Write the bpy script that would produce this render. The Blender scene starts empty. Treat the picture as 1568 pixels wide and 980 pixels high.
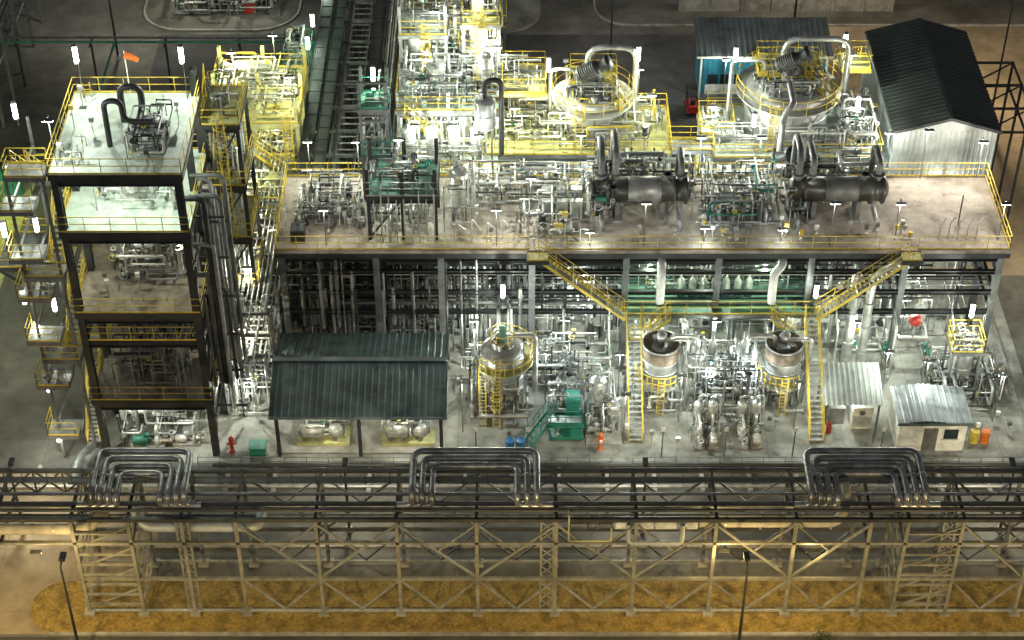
import bpy, math, random
from mathutils import Vector as V
R=random.Random(11)
sc=bpy.context.scene
sc.view_settings.view_transform='Standard'
try: sc.view_settings.look='None'
except: pass
sc.view_settings.exposure=0

# ------------------------------------------------------------ materials
MATS={}
def mat(name,col,rough=.6,metal=0.,var=.35,scale=1.2,dirt=.35,bump=.0,joints=None,stain=0):
    m=bpy.data.materials.new(name); m.use_nodes=True; n=m.node_tree.nodes; l=m.node_tree.links
    b=n['Principled BSDF']; b.inputs['Roughness'].default_value=rough; b.inputs['Metallic'].default_value=metal
    tc=n.new('ShaderNodeTexCoord')
    def noise(sc_,det,lo,hi,c0,c1,rgh=.6):
        a=n.new('ShaderNodeTexNoise'); a.inputs['Scale'].default_value=sc_; a.inputs['Detail'].default_value=det; a.inputs['Roughness'].default_value=rgh
        l.new(tc.outputs['Object'],a.inputs['Vector']); r=n.new('ShaderNodeValToRGB')
        r.color_ramp.elements[0].position=lo; r.color_ramp.elements[1].position=hi; r.color_ramp.elements[0].color=(*c0,1); r.color_ramp.elements[1].color=(*c1,1)
        l.new(a.outputs['Fac'],r.inputs['Fac']); return r.outputs['Color']
    def mul(a,c):
        x=n.new('ShaderNodeMixRGB'); x.blend_type='MULTIPLY'; x.inputs[0].default_value=1; l.new(a,x.inputs[1]); l.new(c,x.inputs[2]); return x.outputs[0]
    out=noise(scale,6,.3,.7,tuple(x*(1-var) for x in col),tuple(min(1,x*(1+var*.5)) for x in col),.65)
    out=mul(out,noise(scale*.23,4,.38,.55,(1-dirt,1-dirt,(1-dirt)*.95),(1,1,1)))
    if stain: out=mul(out,noise(scale*.9,8,.36,.46,(1-stain,1-stain,1-stain),(1,1,1),.75))
    if joints:
        br=n.new('ShaderNodeTexBrick'); br.inputs['Scale'].default_value=1; br.inputs['Brick Width'].default_value=joints[0]; br.inputs['Row Height'].default_value=joints[1]
        br.inputs['Mortar Size'].default_value=.03; br.offset=0
        br.inputs['Color1'].default_value=(1,1,1,1); br.inputs['Color2'].default_value=(.93,.93,.92,1); br.inputs['Mortar'].default_value=(.72,.72,.70,1)
        l.new(tc.outputs['Object'],br.inputs['Vector']); out=mul(out,br.outputs['Color'])
    l.new(out,b.inputs['Base Color'])
    if bump:
        bp=n.new('ShaderNodeBump'); bp.inputs['Strength'].default_value=bump; bp.inputs['Distance'].default_value=.05
        n4=n.new('ShaderNodeTexNoise'); n4.inputs['Scale'].default_value=scale*6; l.new(tc.outputs['Object'],n4.inputs['Vector'])
        l.new(n4.outputs['Fac'],bp.inputs['Height']); l.new(bp.outputs['Normal'],b.inputs['Normal'])
    MATS[name]=m; return name
def emis(name,col,s):
    m=bpy.data.materials.new(name); m.use_nodes=True; b=m.node_tree.nodes['Principled BSDF']
    b.inputs['Base Color'].default_value=(*col,1); b.inputs['Emission Color'].default_value=(*col,1); b.inputs['Emission Strength'].default_value=s
    try: m.cycles.emission_sampling='NONE'
    except: pass
    MATS[name]=m; return name
mat('ground_yard',(.15,.145,.13),.9,scale=.5,dirt=.4,bump=.2,joints=(6,6),stain=.2)
mat('asphalt',(.07,.07,.072),.85,scale=.8,bump=.2,stain=.2)
mat('concrete_yard',(.36,.36,.33),.85,scale=.8,dirt=.5,bump=.15,joints=(5,4),stain=.45)
mat('concrete_tan',(.32,.26,.18),.9,scale=.5,dirt=.35,joints=(5,5),stain=.2)
mat('gravel_ochre',(.34,.235,.065),1,scale=5,dirt=.45,bump=.8,var=.5,stain=.3)
mat('deck_concrete',(.44,.39,.33),.8,scale=1.0,dirt=.5,bump=.1,stain=.4)
mat('kerb_concrete',(.33,.32,.30),.85,scale=2)
mat('steel_dark',(.045,.048,.05),.5,.3,scale=2)
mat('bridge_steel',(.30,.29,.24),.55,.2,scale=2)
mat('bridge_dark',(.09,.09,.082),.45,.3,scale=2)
mat('steel_grey',(.19,.20,.20),.5,.3,scale=2)
mat('galvanised',(.50,.52,.51),.42,.4,scale=3)
mat('cladding',(.72,.74,.72),.33,.6,scale=2,dirt=.3)
mat('cladding_dull',(.38,.39,.39),.42,.4,scale=2)
mat('loop_cladding',(.40,.41,.41),.3,.65,scale=2,dirt=.45)
mat('white_paint',(.78,.79,.75),.5,scale=2,dirt=.25)
mat('yellow_paint',(.70,.53,.07),.5,scale=3,dirt=.3)
mat('green_plate',(.27,.54,.43),.55,scale=2,dirt=.35)
mat('mint_plate',(.60,.70,.63),.5,scale=1,dirt=.22,stain=.12)
mat('olive_plate',(.50,.50,.24),.6,scale=1.4,dirt=.4,stain=.2)
mat('green_paint',(.03,.22,.16),.45,scale=2)
mat('teal_paint',(.03,.25,.20),.5,scale=2)
mat('blue_paint',(.03,.17,.42),.4,scale=2)
mat('blue_wall',(.04,.26,.40),.5,scale=.8)
mat('roof_green',(.13,.185,.185),.42,.2,scale=.9,dirt=.4,stain=.35)
mat('roof_black',(.04,.05,.046),.5,.1,scale=.6,dirt=.3)
mat('roof_grey',(.22,.25,.27),.45,.3,scale=.8,dirt=.4,stain=.3)
mat('wall_sheet',(.46,.50,.49),.5,.2,scale=.6,dirt=.35)
mat('pipe_cream',(.60,.54,.40),.6,.0,scale=1,dirt=.4)
mat('rust',(.20,.15,.105),.8,scale=2.5,dirt=.5,var=.6)
mat('exchanger_paint',(.075,.078,.068),.35,.4,scale=1.6,dirt=.5)
mat('red_paint',(.5,.04,.03),.4)
mat('orange_paint',(.8,.20,.03),.5)
mat('glass_dark',(.02,.03,.04),.1)
mat('foliage_dark',(.03,.05,.015),.9,scale=4)
emis('tube_white',(.92,1,.95),16)
emis('tube_sodium',(1,.6,.2),8)

# ------------------------------------------------------------ geometry builder
class G:
    def __init__(s,name): s.n=name; s.v=[]; s.f=[]; s.mi=[]; s.sm=[]; s.ms=[]
    def add(s,vs,fs,m,smooth=False):
        if m not in s.ms: s.ms.append(m)
        k=s.ms.index(m); o=len(s.v); s.v.extend([tuple(p) for p in vs])
        for f in fs: s.f.append(tuple(i+o for i in f)); s.mi.append(k); s.sm.append(smooth)
    def box(s,x0,y0,z0,x1,y1,z1,m):
        vs=[(x,y,z) for z in (z0,z1) for y in (y0,y1) for x in (x0,x1)]
        s.add(vs,[(0,2,3,1),(4,5,7,6),(0,1,5,4),(2,6,7,3),(0,4,6,2),(1,3,7,5)],m)
    def beam(s,p,q,w,h,m):
        p=V(p);q=V(q);d=q-p
        if d.length<1e-4: return
        d.normalize(); up=V((0,0,1)) if abs(d.z)<.95 else V((0,1,0))
        a=d.cross(up).normalized(); b=a.cross(d).normalized(); a*=w/2; b*=h/2
        vs=[c+sx*a+sy*b for c in (p,q) for sx,sy in ((-1,-1),(1,-1),(1,1),(-1,1))]
        s.add(vs,[(0,1,2,3),(7,6,5,4),(0,4,5,1),(1,5,6,2),(2,6,7,3),(3,7,4,0)],m)
    def hcol(s,x,y,z0,z1,w,m):
        t=w*.16
        s.box(x-w/2,y-w/2,z0,x+w/2,y-w/2+t,z1,m); s.box(x-w/2,y+w/2-t,z0,x+w/2,y+w/2,z1,m)
        s.box(x-t/2,y-w/2+t,z0,x+t/2,y+w/2-t,z1,m)
    def ibx(s,x0,x1,y,z,h,m,w=.2):
        t=.03
        s.box(x0,y-w/2,z-t,x1,y+w/2,z,m); s.box(x0,y-w/2,z-h,x1,y+w/2,z-h+t,m); s.box(x0,y-.02,z-h+t,x1,y+.02,z-t,m)
    def tube(s,path,rad,m,n=8,cap=True):
        P=[V(p) for p in path]; k=len(P)
        if k<2: return
        rs=rad if isinstance(rad,(list,tuple)) else [rad]*k
        t0=(P[1]-P[0]).normalized(); ref=V((0,0,1)) if abs(t0.z)<.9 else V((1,0,0))
        a=t0.cross(ref).normalized(); vs=[]
        for i in range(k):
            if i==0:t=t0
            elif i==k-1:t=(P[i]-P[i-1]).normalized()
            else:t=((P[i]-P[i-1]).normalized()+(P[i+1]-P[i]).normalized()).normalized()
            a=(a-t*a.dot(t))
            if a.length<1e-5: a=t.orthogonal()
            a.normalize(); b=t.cross(a)
            for j in range(n):
                th=2*math.pi*j/n; vs.append(P[i]+(a*math.cos(th)+b*math.sin(th))*rs[i])
        fs=[]
        for i in range(k-1):
            for j in range(n):
                j2=(j+1)%n; fs.append((i*n+j,i*n+j2,(i+1)*n+j2,(i+1)*n+j))
        s.add(vs,fs,m,True)
        if cap: s.add([vs[j] for j in range(n)],[tuple(reversed(range(n)))],m); s.add([vs[(k-1)*n+j] for j in range(n)],[tuple(range(n))],m)
    def cyl(s,p,q,r,m,n=10): s.tube([p,q],r,m,n)
    def pipe(s,pts,r,m,n=None,bend=None,fl=False):
        n=n or (6 if r<.07 else 8 if r<.18 else 14)
        P=[V(p) for p in pts]; bend=bend or max(r*2.2,.1); out=[P[0]]
        for i in range(1,len(P)-1):
            a=(P[i-1]-P[i]); b=(P[i+1]-P[i]); L=min(bend,a.length*.48,b.length*.48)
            if L<1e-3: continue
            a.normalize(); b.normalize(); A=P[i]+a*L; B=P[i]+b*L
            st=5 if r>=.1 else 2
            for k in range(st+1):
                t=k/st; out.append(A*(1-t)**2+P[i]*2*t*(1-t)+B*t*t)
        out.append(P[-1]); s.tube(out,r,m,n)
        if fl:
            for i in (0,-1):
                a=out[i]; d=(out[1]-out[0]).normalized() if i==0 else (out[-2]-out[-1]).normalized()
                s.cyl(a,a+d*.07,r*1.7,m,max(n,8))
    def lathe(s,o,ax,prof,m,n=20):
        o=V(o);ax=V(ax).normalized(); ref=V((0,0,1)) if abs(ax.z)<.9 else V((1,0,0)); a=ax.cross(ref).normalized(); b=ax.cross(a)
        vs=[];fs=[]
        for r,t in prof:
            for j in range(n):
                th=2*math.pi*j/n; vs.append(o+ax*t+(a*math.cos(th)+b*math.sin(th))*r)
        for i in range(len(prof)-1):
            for j in range(n):
                j2=(j+1)%n; fs.append((i*n+j,i*n+j2,(i+1)*n+j2,(i+1)*n+j))
        s.add(vs,fs,m,True)
    def rail(s,pts,m='yellow_paint',h=1.1,th=.042,toe=True):
        for a,b in zip(pts[:-1],pts[1:]):
            a=V(a);b=V(b);L=(b-a).length; k=max(1,round(L/1.4)); up=V((0,0,1))
            for f in (1,.55): s.beam(a+up*h*f,b+up*h*f,th,th,m)
            if toe: s.beam(a+up*.08,b+up*.08,.02,.12,m)
            for i in range(k+1):
                c=a+(b-a)*(i/k); s.beam(c,c+up*(h-.03),th*.9,th*.9,m)
    def plat(s,x0,x1,y0,y1,z,fm,em='steel_dark',sides='NSEW',rm='yellow_paint',th=.08,eh=.28):
        s.box(x0,y0,z-th,x1,y1,z,fm)
        e=.06
        s.box(x0-e,y0-e,z-eh,x1+e,y0-.003,z+.01,em); s.box(x0-e,y1+.003,z-eh,x1+e,y1+e,z+.01,em)
        s.box(x0-e,y0,z-eh,x0-.003,y1,z+.01,em); s.box(x1+.003,y0,z-eh,x1+e,y1,z+.01,em)
        k=max(1,int((x1-x0)/2))
        for i in range(1,k): 
            x=x0+(x1-x0)*i/k; s.box(x-.06,y0,z-eh,x+.06,y1,z-th-.003,em)
        if 'S' in sides: s.rail([(x0,y0,z),(x1,y0,z)],rm)
        if 'N' in sides: s.rail([(x0,y1,z),(x1,y1,z)],rm)
        if 'W' in sides: s.rail([(x0,y0,z),(x0,y1,z)],rm)
        if 'E' in sides: s.rail([(x1,y0,z),(x1,y1,z)],rm)
    def stair(s,p,q,w=.9,m='galvanised',rm='yellow_paint'):
        p=V(p);q=V(q);d=V((q.x-p.x,q.y-p.y,0)); d.normalize(); sd=V((-d.y,d.x,0))*w/2
        n=max(2,int(abs(p.z-q.z)/.21))
        for k in (-1,1):
            s.beam(p+sd*k,q+sd*k,.05,.2,rm)
            up=V((0,0,1))
            s.beam(p+sd*k+up*1.0,q+sd*k+up*1.0,.045,.045,rm); s.beam(p+sd*k+up*.55,q+sd*k+up*.55,.035,.035,rm)
            for i in range(0,6):
                c=p+(q-p)*(i/5)+sd*k; s.beam(c,c+up*1.0,.04,.04,rm)
        for i in range(n):
            c=p+(q-p)*((i+.5)/n); s.beam(c-sd*.97,c+sd*.97,.2,.04,m)
    def ladder(s,x,y,z0,z1,m='yellow_paint',cage=True,face=-1):
        for k in (-.22,.22): s.beam((x+k,y,z0),(x+k,y,z1+1),.05,.05,m)
        z=z0+.3
        while z<z1+.9: s.beam((x-.2,y,z),(x+.2,y,z),.03,.03,m); z+=.3
        if cage:
            z=z0+2.2
            while z<z1+1.1:
                pts=[(x+.38*math.cos(t),y+face*(.15+.5*math.sin(t)),z) for t in [math.pi*i/6 for i in range(7)]]
                s.tube(pts,.022,m,4,False); z+=.8
            for i in (1,3,5):
                t=math.pi*i/6; s.beam((x+.38*math.cos(t),y+face*(.15+.5*math.sin(t)),z0+2.2),(x+.38*math.cos(t),y+face*(.15+.5*math.sin(t)),z1+1),.03,.03,m)
    def valve(s,p,ax,r,m='cladding_dull',wm='galvanised'):
        p=V(p); d=V(ax)
        s.lathe(p-d*r*2.4,d,[(0,0),(r*1.8,0),(r*1.8,r*.6),(r*1.0,r*.7),(r*1.5,r*2.4),(r*1.0,r*4.1),(r*1.8,r*4.2),(r*1.8,r*4.8),(0,r*4.8)],m,8)
        up=V((0,0,1)) if abs(d.z)<.5 else V((0,-1,0))
        s.cyl(p,p+up*(r*4+.12),r*.35,m,6); s.lathe(p+up*(r*4+.1),up,[(r*1.6+.02,0),(r*1.9+.03,0),(r*1.9+.03,.03),(r*1.6+.02,.03),(r*1.6+.02,0)],wm,10)
    def done(s,loc=None):
        if not s.v: return None
        me=bpy.data.meshes.new(s.n)
        xs=[p[0] for p in s.v]; ys=[p[1] for p in s.v]; zs=[p[2] for p in s.v]
        c=((min(xs)+max(xs))/2,(min(ys)+max(ys))/2,min(zs))
        me.from_pydata([(p[0]-c[0],p[1]-c[1],p[2]-c[2]) for p in s.v],[],s.f)
        for m in s.ms: me.materials.append(MATS[m])
        me.polygons.foreach_set('material_index',s.mi); me.polygons.foreach_set('use_smooth',s.sm); me.update()
        o=bpy.data.objects.new(s.n,me); o.location=c; sc.collection.objects.link(o); return o

PM=['cladding','cladding','cladding','cladding','galvanised','galvanised','cladding_dull','cladding_dull','steel_grey','steel_grey','steel_dark','white_paint']
PD=['steel_grey','steel_grey','cladding_dull','steel_dark','steel_dark']
PY=['cladding','galvanised','cladding_dull','olive_plate','cladding','steel_grey','galvanised','yellow_paint','olive_plate']
VM=['cladding_dull']*4+['steel_grey']*3+['galvanised']*2+['green_paint','green_paint','steel_dark','steel_dark','steel_dark']
def clutter(m,b,n,rr=(.03,.1),mats=PM,sn=.3,valves=.45,up=.5,legs=(2,5)):
    lo=(b[0],b[2],b[4]); hi=(b[1],b[3],b[5]); n=int(n*1.2)
    def rs(a): 
        k=int((hi[a]-lo[a])/sn); return lo[a]+sn*R.randint(0,max(k,0))+R.uniform(-.03,.03)
    for i in range(n):
        p=[rs(0),rs(1),rs(2)]; pts=[tuple(p)]; last=-1; r=R.uniform(*rr)*(.72 if R.random()<.85 else 1.6)
        for j in range(R.randint(*legs)):
            ax=R.choice([a for a in ((0,1,2,2) if R.random()<up else (0,1,2)) if a!=last]); q=rs(ax)
            if abs(q-p[ax])<.35: continue
            if abs(q-p[ax])>3: q=p[ax]+(3 if q>p[ax] else -3)
            p[ax]=q; pts.append(tuple(p)); last=ax
        if len(pts)<2: continue
        mm=R.choice(mats); m.pipe(pts,r,mm,fl=True)
        if R.random()<valves:
            a=V(pts[0]);c=V(pts[1]); d=(c-a).normalized(); m.valve((a+c)/2,d,r*1.0,R.choice(VM),R.choice(['galvanised','steel_dark','steel_grey','yellow_paint']))
        if R.random()<.35:
            a=V(pts[0]); m.beam((a.x,a.y,b[4]-.2),(a.x,a.y,a.z),.06,.06,'galvanised')
def instruments(m,b,n):
    for i in range(n):
        x=R.uniform(b[0],b[1]);y=R.uniform(b[2],b[3]);z=b[4];h=R.uniform(.9,1.6)
        m.beam((x,y,z),(x,y,z+h),.045,.045,'galvanised')
        m.box(x-.13,y-.1,z+h-.2,x+.13,y+.1,z+h+.1,R.choice(['white_paint','cladding','cladding_dull','galvanised','galvanised','steel_grey','steel_grey','yellow_paint']))
        if R.random()<.5: m.lathe((x,y-.12,z+h-.45),(0,-1,0),[(0,0),(.1,0),(.1,.06),(0,.06)],'white_paint',8)
def vessel(m,x,y,z0,z1,r,mm,leg=1.,ring=None,n=20,bands=True):
    h=r*.45
    prof=[(0,0),(r*.5,h*.12),(r*.85,h*.5),(r,h),(r,z1-z0-h),(r*.85,z1-z0-h*.5),(r*.5,z1-z0-h*.12),(0,z1-z0)]
    m.lathe((x,y,z0),(0,0,1),prof,mm,n)
    if bands:
        k=max(2,int((z1-z0-2*h)/.9))
        for i in range(k+1):
            z=z0+h+(z1-z0-2*h)*i/k; m.lathe((x,y,z-.03),(0,0,1),[(r,0),(r+.03,0),(r+.03,.06),(r,.06)],'galvanised',n)
    if leg:
        for i in range(4):
            t=math.pi/4+i*math.pi/2; m.beam((x+r*.9*math.cos(t),y+r*.9*math.sin(t),z0-leg),(x+r*.9*math.cos(t),y+r*.9*math.sin(t),z0+h+.4),.12,.12,'steel_grey')
    for i in range(3):
        t=R.uniform(0,6.28); q=(x+r*.5*math.cos(t),y+r*.5*math.sin(t)); m.cyl((q[0],q[1],z1-h*.3),(q[0],q[1],z1+.3),r*.12,'galvanised',8); m.cyl((q[0],q[1],z1+.3),(q[0],q[1],z1+.36),r*.2,'galvanised',10)
    m.pipe([(x,y,z1-.05),(x,y,z1+.5),(x+r*1.5,y,z1+.5),(x+r*1.5,y,z0-.3)],r*.1+.03,'cladding')
def ringplat(m,x,y,z,r0,r1,fm='olive_plate',rm='yellow_paint',n=20,a0=0,a1=2*math.pi,h=1.1):
    k=n
    P=lambda r,t,zz:(x+r*math.cos(t),y+r*math.sin(t),zz)
    T=[a0+(a1-a0)*i/k for i in range(k+1)]
    for a,b in zip(T[:-1],T[1:]):
        m.add([P(r0,a,z),P(r1,a,z),P(r1,b,z),P(r0,b,z),P(r0,a,z-.1),P(r1,a,z-.1),P(r1,b,z-.1),P(r0,b,z-.1)],[(0,1,2,3),(7,6,5,4),(1,5,6,2),(0,3,7,4)],fm)
        for hh in (h,h*.5): m.beam(P(r1-.03,a,z+hh),P(r1-.03,b,z+hh),.045,.045,rm)
    for t in T[::2]: m.beam(P(r1-.03,t,z),P(r1-.03,t,z+h),.045,.045,rm)
def frame(m,xs,ys,levels,fm,cm='steel_dark',cw=.3,z0=0,top=None,brace=True,rm='yellow_paint',sides='NSEW'):
    zt=top or levels[-1]
    for x in xs:
        for y in ys: m.hcol(x,y,z0,zt-.003,cw,cm)
    prev=z0
    for z in levels:
        m.plat(min(xs)-.15,max(xs)+.15,min(ys)-.15,max(ys)+.15,z,fm,cm,sides,rm)
        for y in ys: m.ibx(min(xs),max(xs),y,z-.29,.3,cm)
        if brace and z-prev>2.2:
            for y in (ys[0],ys[-1]):
                if R.random()<.6: m.beam((xs[0],y,prev+.1),(xs[1],y,z-.3),.1,.1,cm)
            m.beam((xs[0],ys[0],prev+.1),(xs[0],ys[-1],z-.3),.1,.1,cm)
        prev=z
def pump(m,x,y,z,L=1.4,mm='white_paint',ang=0):
    c,s_=math.cos(ang),math.sin(ang)
    T=lambda a,b,h:(x+a*c-b*s_,y+a*s_+b*c,z+h)
    m.beam(T(-L*.6,0,.1),T(L*.6,0,.1),L*.45,.2,'kerb_concrete')
    m.lathe(T(-L*.55,0,.5),(c,s_,0),[(0,0),(L*.15,.02),(L*.17,.1),(L*.17,L*.5),(L*.14,L*.56),(.05,L*.57),(.05,L*.75),(0,L*.75)],mm,12)
    for i in range(6):
        t=i*L*.08; p=V(T(-L*.48+t,0,.5)); m.lathe(p,(c,s_,0),[(L*.17,0),(L*.195,0),(L*.195,.03),(L*.17,.03)],mm,12)
    m.lathe(T(L*.28,0,.5),(c,s_,0),[(0,0),(L*.2,0),(L*.24,L*.06),(L*.2,L*.14),(0,L*.16)],'cladding_dull',14)
    m.box(x-.12,y-.12,z+.5+L*.17,x+.12,y+.12,z+.75+L*.17,mm)
    a=T(L*.35,0,.6); m.pipe([a,(a[0],a[1],z+1.5),(a[0],a[1]+1.3,z+1.5)],L*.06,'cladding',fl=True)
    a=T(L*.45,0,.5); b=T(L*.9,0,.5); m.pipe([a,b,(b[0],b[1],z+1.2)],L*.07,'cladding',fl=True)
    m.valve(((a[0]+b[0])/2,(a[1]+b[1])/2,a[2]),(c,s_,0),.08)

EF=1.45
def lamp(x,y,z,kind='v',e=300,col=(.88,1,.92),name=None,post=None,pm='steel_grey'):
    g=G(name or 'fluorescent_lamp'); em='tube_white' if name is None else 'tube_sodium'
    if kind=='v':
        g.cyl((x,y,z-.5),(x,y,z+.5),.14,em,10); g.cyl((x,y,z-.6),(x,y,z-.51),.16,'steel_grey',8); g.cyl((x,y,z+.51),(x,y,z+.6),.16,'steel_grey',8)
        lp=(x,y-.36,z)
    else:
        g.box(x-.32,y-.16,z+.07,x+.32,y+.12,z+.12,'steel_grey'); g.cyl((x-.3,y,z),(x+.3,y,z),.055,em,8)
        lp=(x,y-.1,z-.28)
    if post is not None: g.cyl((x,y+.18,post),(x,y+.18,z+.3),.03,pm,6)
    o=g.done()
    L=bpy.data.lights.new('bulb','POINT'); L.energy=e*EF; L.color=col; L.shadow_soft_size=.05
    lo=bpy.data.objects.new('bulb',L); sc.collection.objects.link(lo); lo.parent=o; lo.matrix_parent_inverse.identity(); lo.location=V(lp)-V(o.location)
WH=(.94,1,.86); CO=(.86,.97,.97); GY=(.98,1,.62); GR=(.72,1,.68); WM=(1,.96,.72); SO=(1,.72,.28)

# ------------------------------------------------------------ ground
def sheet(name,x0,x1,y0,y1,z,m):
    g=G(name); g.add([(x0,y0,z),(x1,y0,z),(x1,y1,z),(x0,y1,z)],[(0,1,2,3)],m); return g.done()
def slab(name,pts,h,m,km):
    g=G(name); n=len(pts)
    g.add([(x,y,h) for x,y in pts],[tuple(range(n))],m)
    if km:
        g.add([(x,y,0) for x,y in pts]+[(x,y,h+.02) for x,y in pts],[(i,(i+1)%n,n+(i+1)%n,n+i) for i in range(n)],km)
        for i in range(n):
            a=pts[i];b=pts[(i+1)%n]; g.beam((a[0],a[1],h/2+.02),(b[0],b[1],h/2+.02),.18,h,km)
    return g.done()
def rr(x0,x1,y0,y1,r):
    o=[]
    for cx,cy,a in ((x1-r,y0+r,-90),(x1-r,y1-r,0),(x0+r,y1-r,90),(x0+r,y0+r,180)):
        for k in range(7): t=math.radians(a+k*15); o.append((cx+r*math.cos(t),cy+r*math.sin(t)))
    return o
sheet('ground',-600,600,-300,900,0,'ground_yard')
sheet('pavement',-21.5,34.5,-14.2,4.5,.012,'concrete_yard')
sheet('concrete_apron',26,90,5,60,.008,'concrete_tan')
sheet('concrete_apron',-60,-21.7,-28.4,-15,.008,'concrete_tan')
slab('gravel_strip',rr(-28.4,70,-28.3,-24.3,1.9),.02,'gravel_ochre',None)
sheet('road',-300,300,-42,-28.6,.012,'asphalt')
sheet('road',-30,24,20,38,.006,'asphalt')
slab('kerbed_island',rr(-32,-18.5,38.6,75,3.5),.14,'ground_yard','kerb_concrete')
slab('kerbed_island',rr(-7,2.4,38.3,75,3.2),.14,'concrete_yard','kerb_concrete')
slab('kerbed_island',rr(7.2,60,39.4,75,3),.14,'ground_yard','kerb_concrete')
g=G('road_kerb')
for y in (-28.45,-21.5,-17.9): g.beam((-60 if y>-20 else -27,y,.07),(60,y,.07),.2,.16,'kerb_concrete')
g.beam((33.5,4.6,.07),(33.5,-14,.07),.2,.16,'kerb_concrete'); g.done()
g=G('drain_channel'); g.box(-21.5,-14.9,.0,60,-14.5,.05,'steel_dark'); g.done()
g=G('boundary_wall'); g.box(14.5,41.6,0,33,41.9,2.2,'kerb_concrete'); g.box(14.4,41.5,2.2,33.1,42,2.35,'kerb_concrete')
for i in range(8): g.box(14.7+i*2.6,41.5,0,14.9+i*2.6,41.597,2.2,'kerb_concrete')
g.done()

# ------------------------------------------------------------ main deck
COLX=[-14.9,-8.8,-4.6,1.3,7.4,13.4,19.4,25.5,31.6]
g=G('elevated_concrete_deck')
g.box(-15.2,-5,9.72,32,3.1,10,'deck_concrete')
g.box(-15.3,-5.12,9.9,32.1,-5.003,10.14,'deck_concrete'); g.box(-15.3,-5.11,9.5,32.1,-5.003,9.897,'steel_dark'); g.box(-15.3,3.103,9.6,32.1,3.2,10.14,'deck_concrete')
g.box(-15.32,-5.0,9.6,-15.203,3.1,10.14,'deck_concrete'); g.box(32.003,-5,9.6,32.12,3.1,10.14,'deck_concrete')
for x in COLX:
    for y in (-4.8,-.9,2.9):
        g.hcol(x,y,0,9.7,.42,'steel_grey' if y<-4 else 'steel_dark'); g.box(x-.4,y-.4,0,x+.4,y+.4,.35,'kerb_concrete')
    for z in (9.7,8.3,6.6,5.0): g.beam((x,-4.6,z-.2),(x,2.7,z-.2),.2,.38,'steel_dark')
for y in (-4.8,-.9,2.9):
    for z,h in ((9.58,.5),(8.3,.28),(6.6,.3),(4.95,.3)): g.ibx(-15,31.8,y,z,h,'steel_dark',.25)
for i in range(8):
    if i%2==0: g.beam((COLX[i],-.9,.4),(COLX[i+1],-.9,4.7),.12,.12,'steel_dark')
    g.beam((COLX[i],2.9,5),(COLX[i+1],2.9,9.2),.12,.12,'steel_dark')
g.rail([(-15.2,-5,10.1),(1.1,-5,10.1)]); g.rail([(2.2,-5,10.1),(25,-5,10.1)]); g.rail([(26.1,-5,10.1),(32,-5,10.1),(32,3.1,10.1),(-15.2,3.1,10.1),(-15.2,-5,10.1)])
g.stair((1.7,-5.55,10),(7.4,-5.55,5.05)); g.stair((25.6,-5.55,10),(20,-5.55,5.05))
g.plat(1.0,2.3,-6.1,-5.13,10.05,'olive_plate','steel_dark','S'); g.plat(25,26.2,-6.1,-5.13,10.05,'olive_plate','steel_dark','S')
g.done()
g=G('rack_piping')
for z in (8.45,6.75,5.1):
    for i in range(15):
        y=-4.4+i*.5+R.uniform(-.08,.08)
        if R.random()<.2: continue
        r=R.choice([.05,.07,.1,.14,.18]); a=R.choice([-15,-15,-12,-8,2]); b=R.choice([32,32,32,28,20])
        g.pipe([(a,y,z+r),(b,y,z+r)],r,R.choice(PD+['cladding']))
for i in range(300):
    x=R.choice([R.uniform(-14.8,1.5)]*2+[R.uniform(-14.8,31.5)]); y=R.uniform(-4.7,2.5); r=R.choice([.03,.04,.06,.08,.12])
    z1=R.choice([9.4,8.5,6.8,9.4]); z0=R.choice([0,0,2,4,5.1])
    if R.random()<.5: pts=[(x,y,z0),(x,y,z1)]
    else: pts=[(x,y,z0),(x,y,z1),(x+R.choice([-1,1])*R.uniform(.5,2),y,z1)]
    g.pipe(pts,r,R.choice(PD+['galvanised']))
for i in range(24):
    x=-15+R.uniform(0,17); r=R.choice([.05,.08,.12]); g.pipe([(x,-5.0+R.uniform(0,.5),R.choice([0,3.5,4.5])),(x,-4.95+R.uniform(0,.3),R.choice([9.2,8.2,6.8]))],r,R.choice(['steel_grey','cladding_dull','steel_grey','steel_dark']))
g.done()
g=G('ground_level_piping')
clutter(g,(-3,31,-3.5,2.8,.3,4.4),110,(.04,.12)); instruments(g,(-3,31,-4,2,0),50)
for i in range(9): vessel(g,R.uniform(-2,30),R.uniform(-2.5,2),.9,R.uniform(2.2,3.4),R.uniform(.35,.6),'cladding',.8,n=14)
for i in range(12): pump(g,-1.5+i*2.7,-3.6+R.uniform(-.4,.6),0,1.2,R.choice(['cladding','cladding_dull','green_paint']),1.57)
clutter(g,(-14.5,-4,-4.5,2.8,.3,4.6),60,(.04,.12),PD)
g.done()

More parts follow.
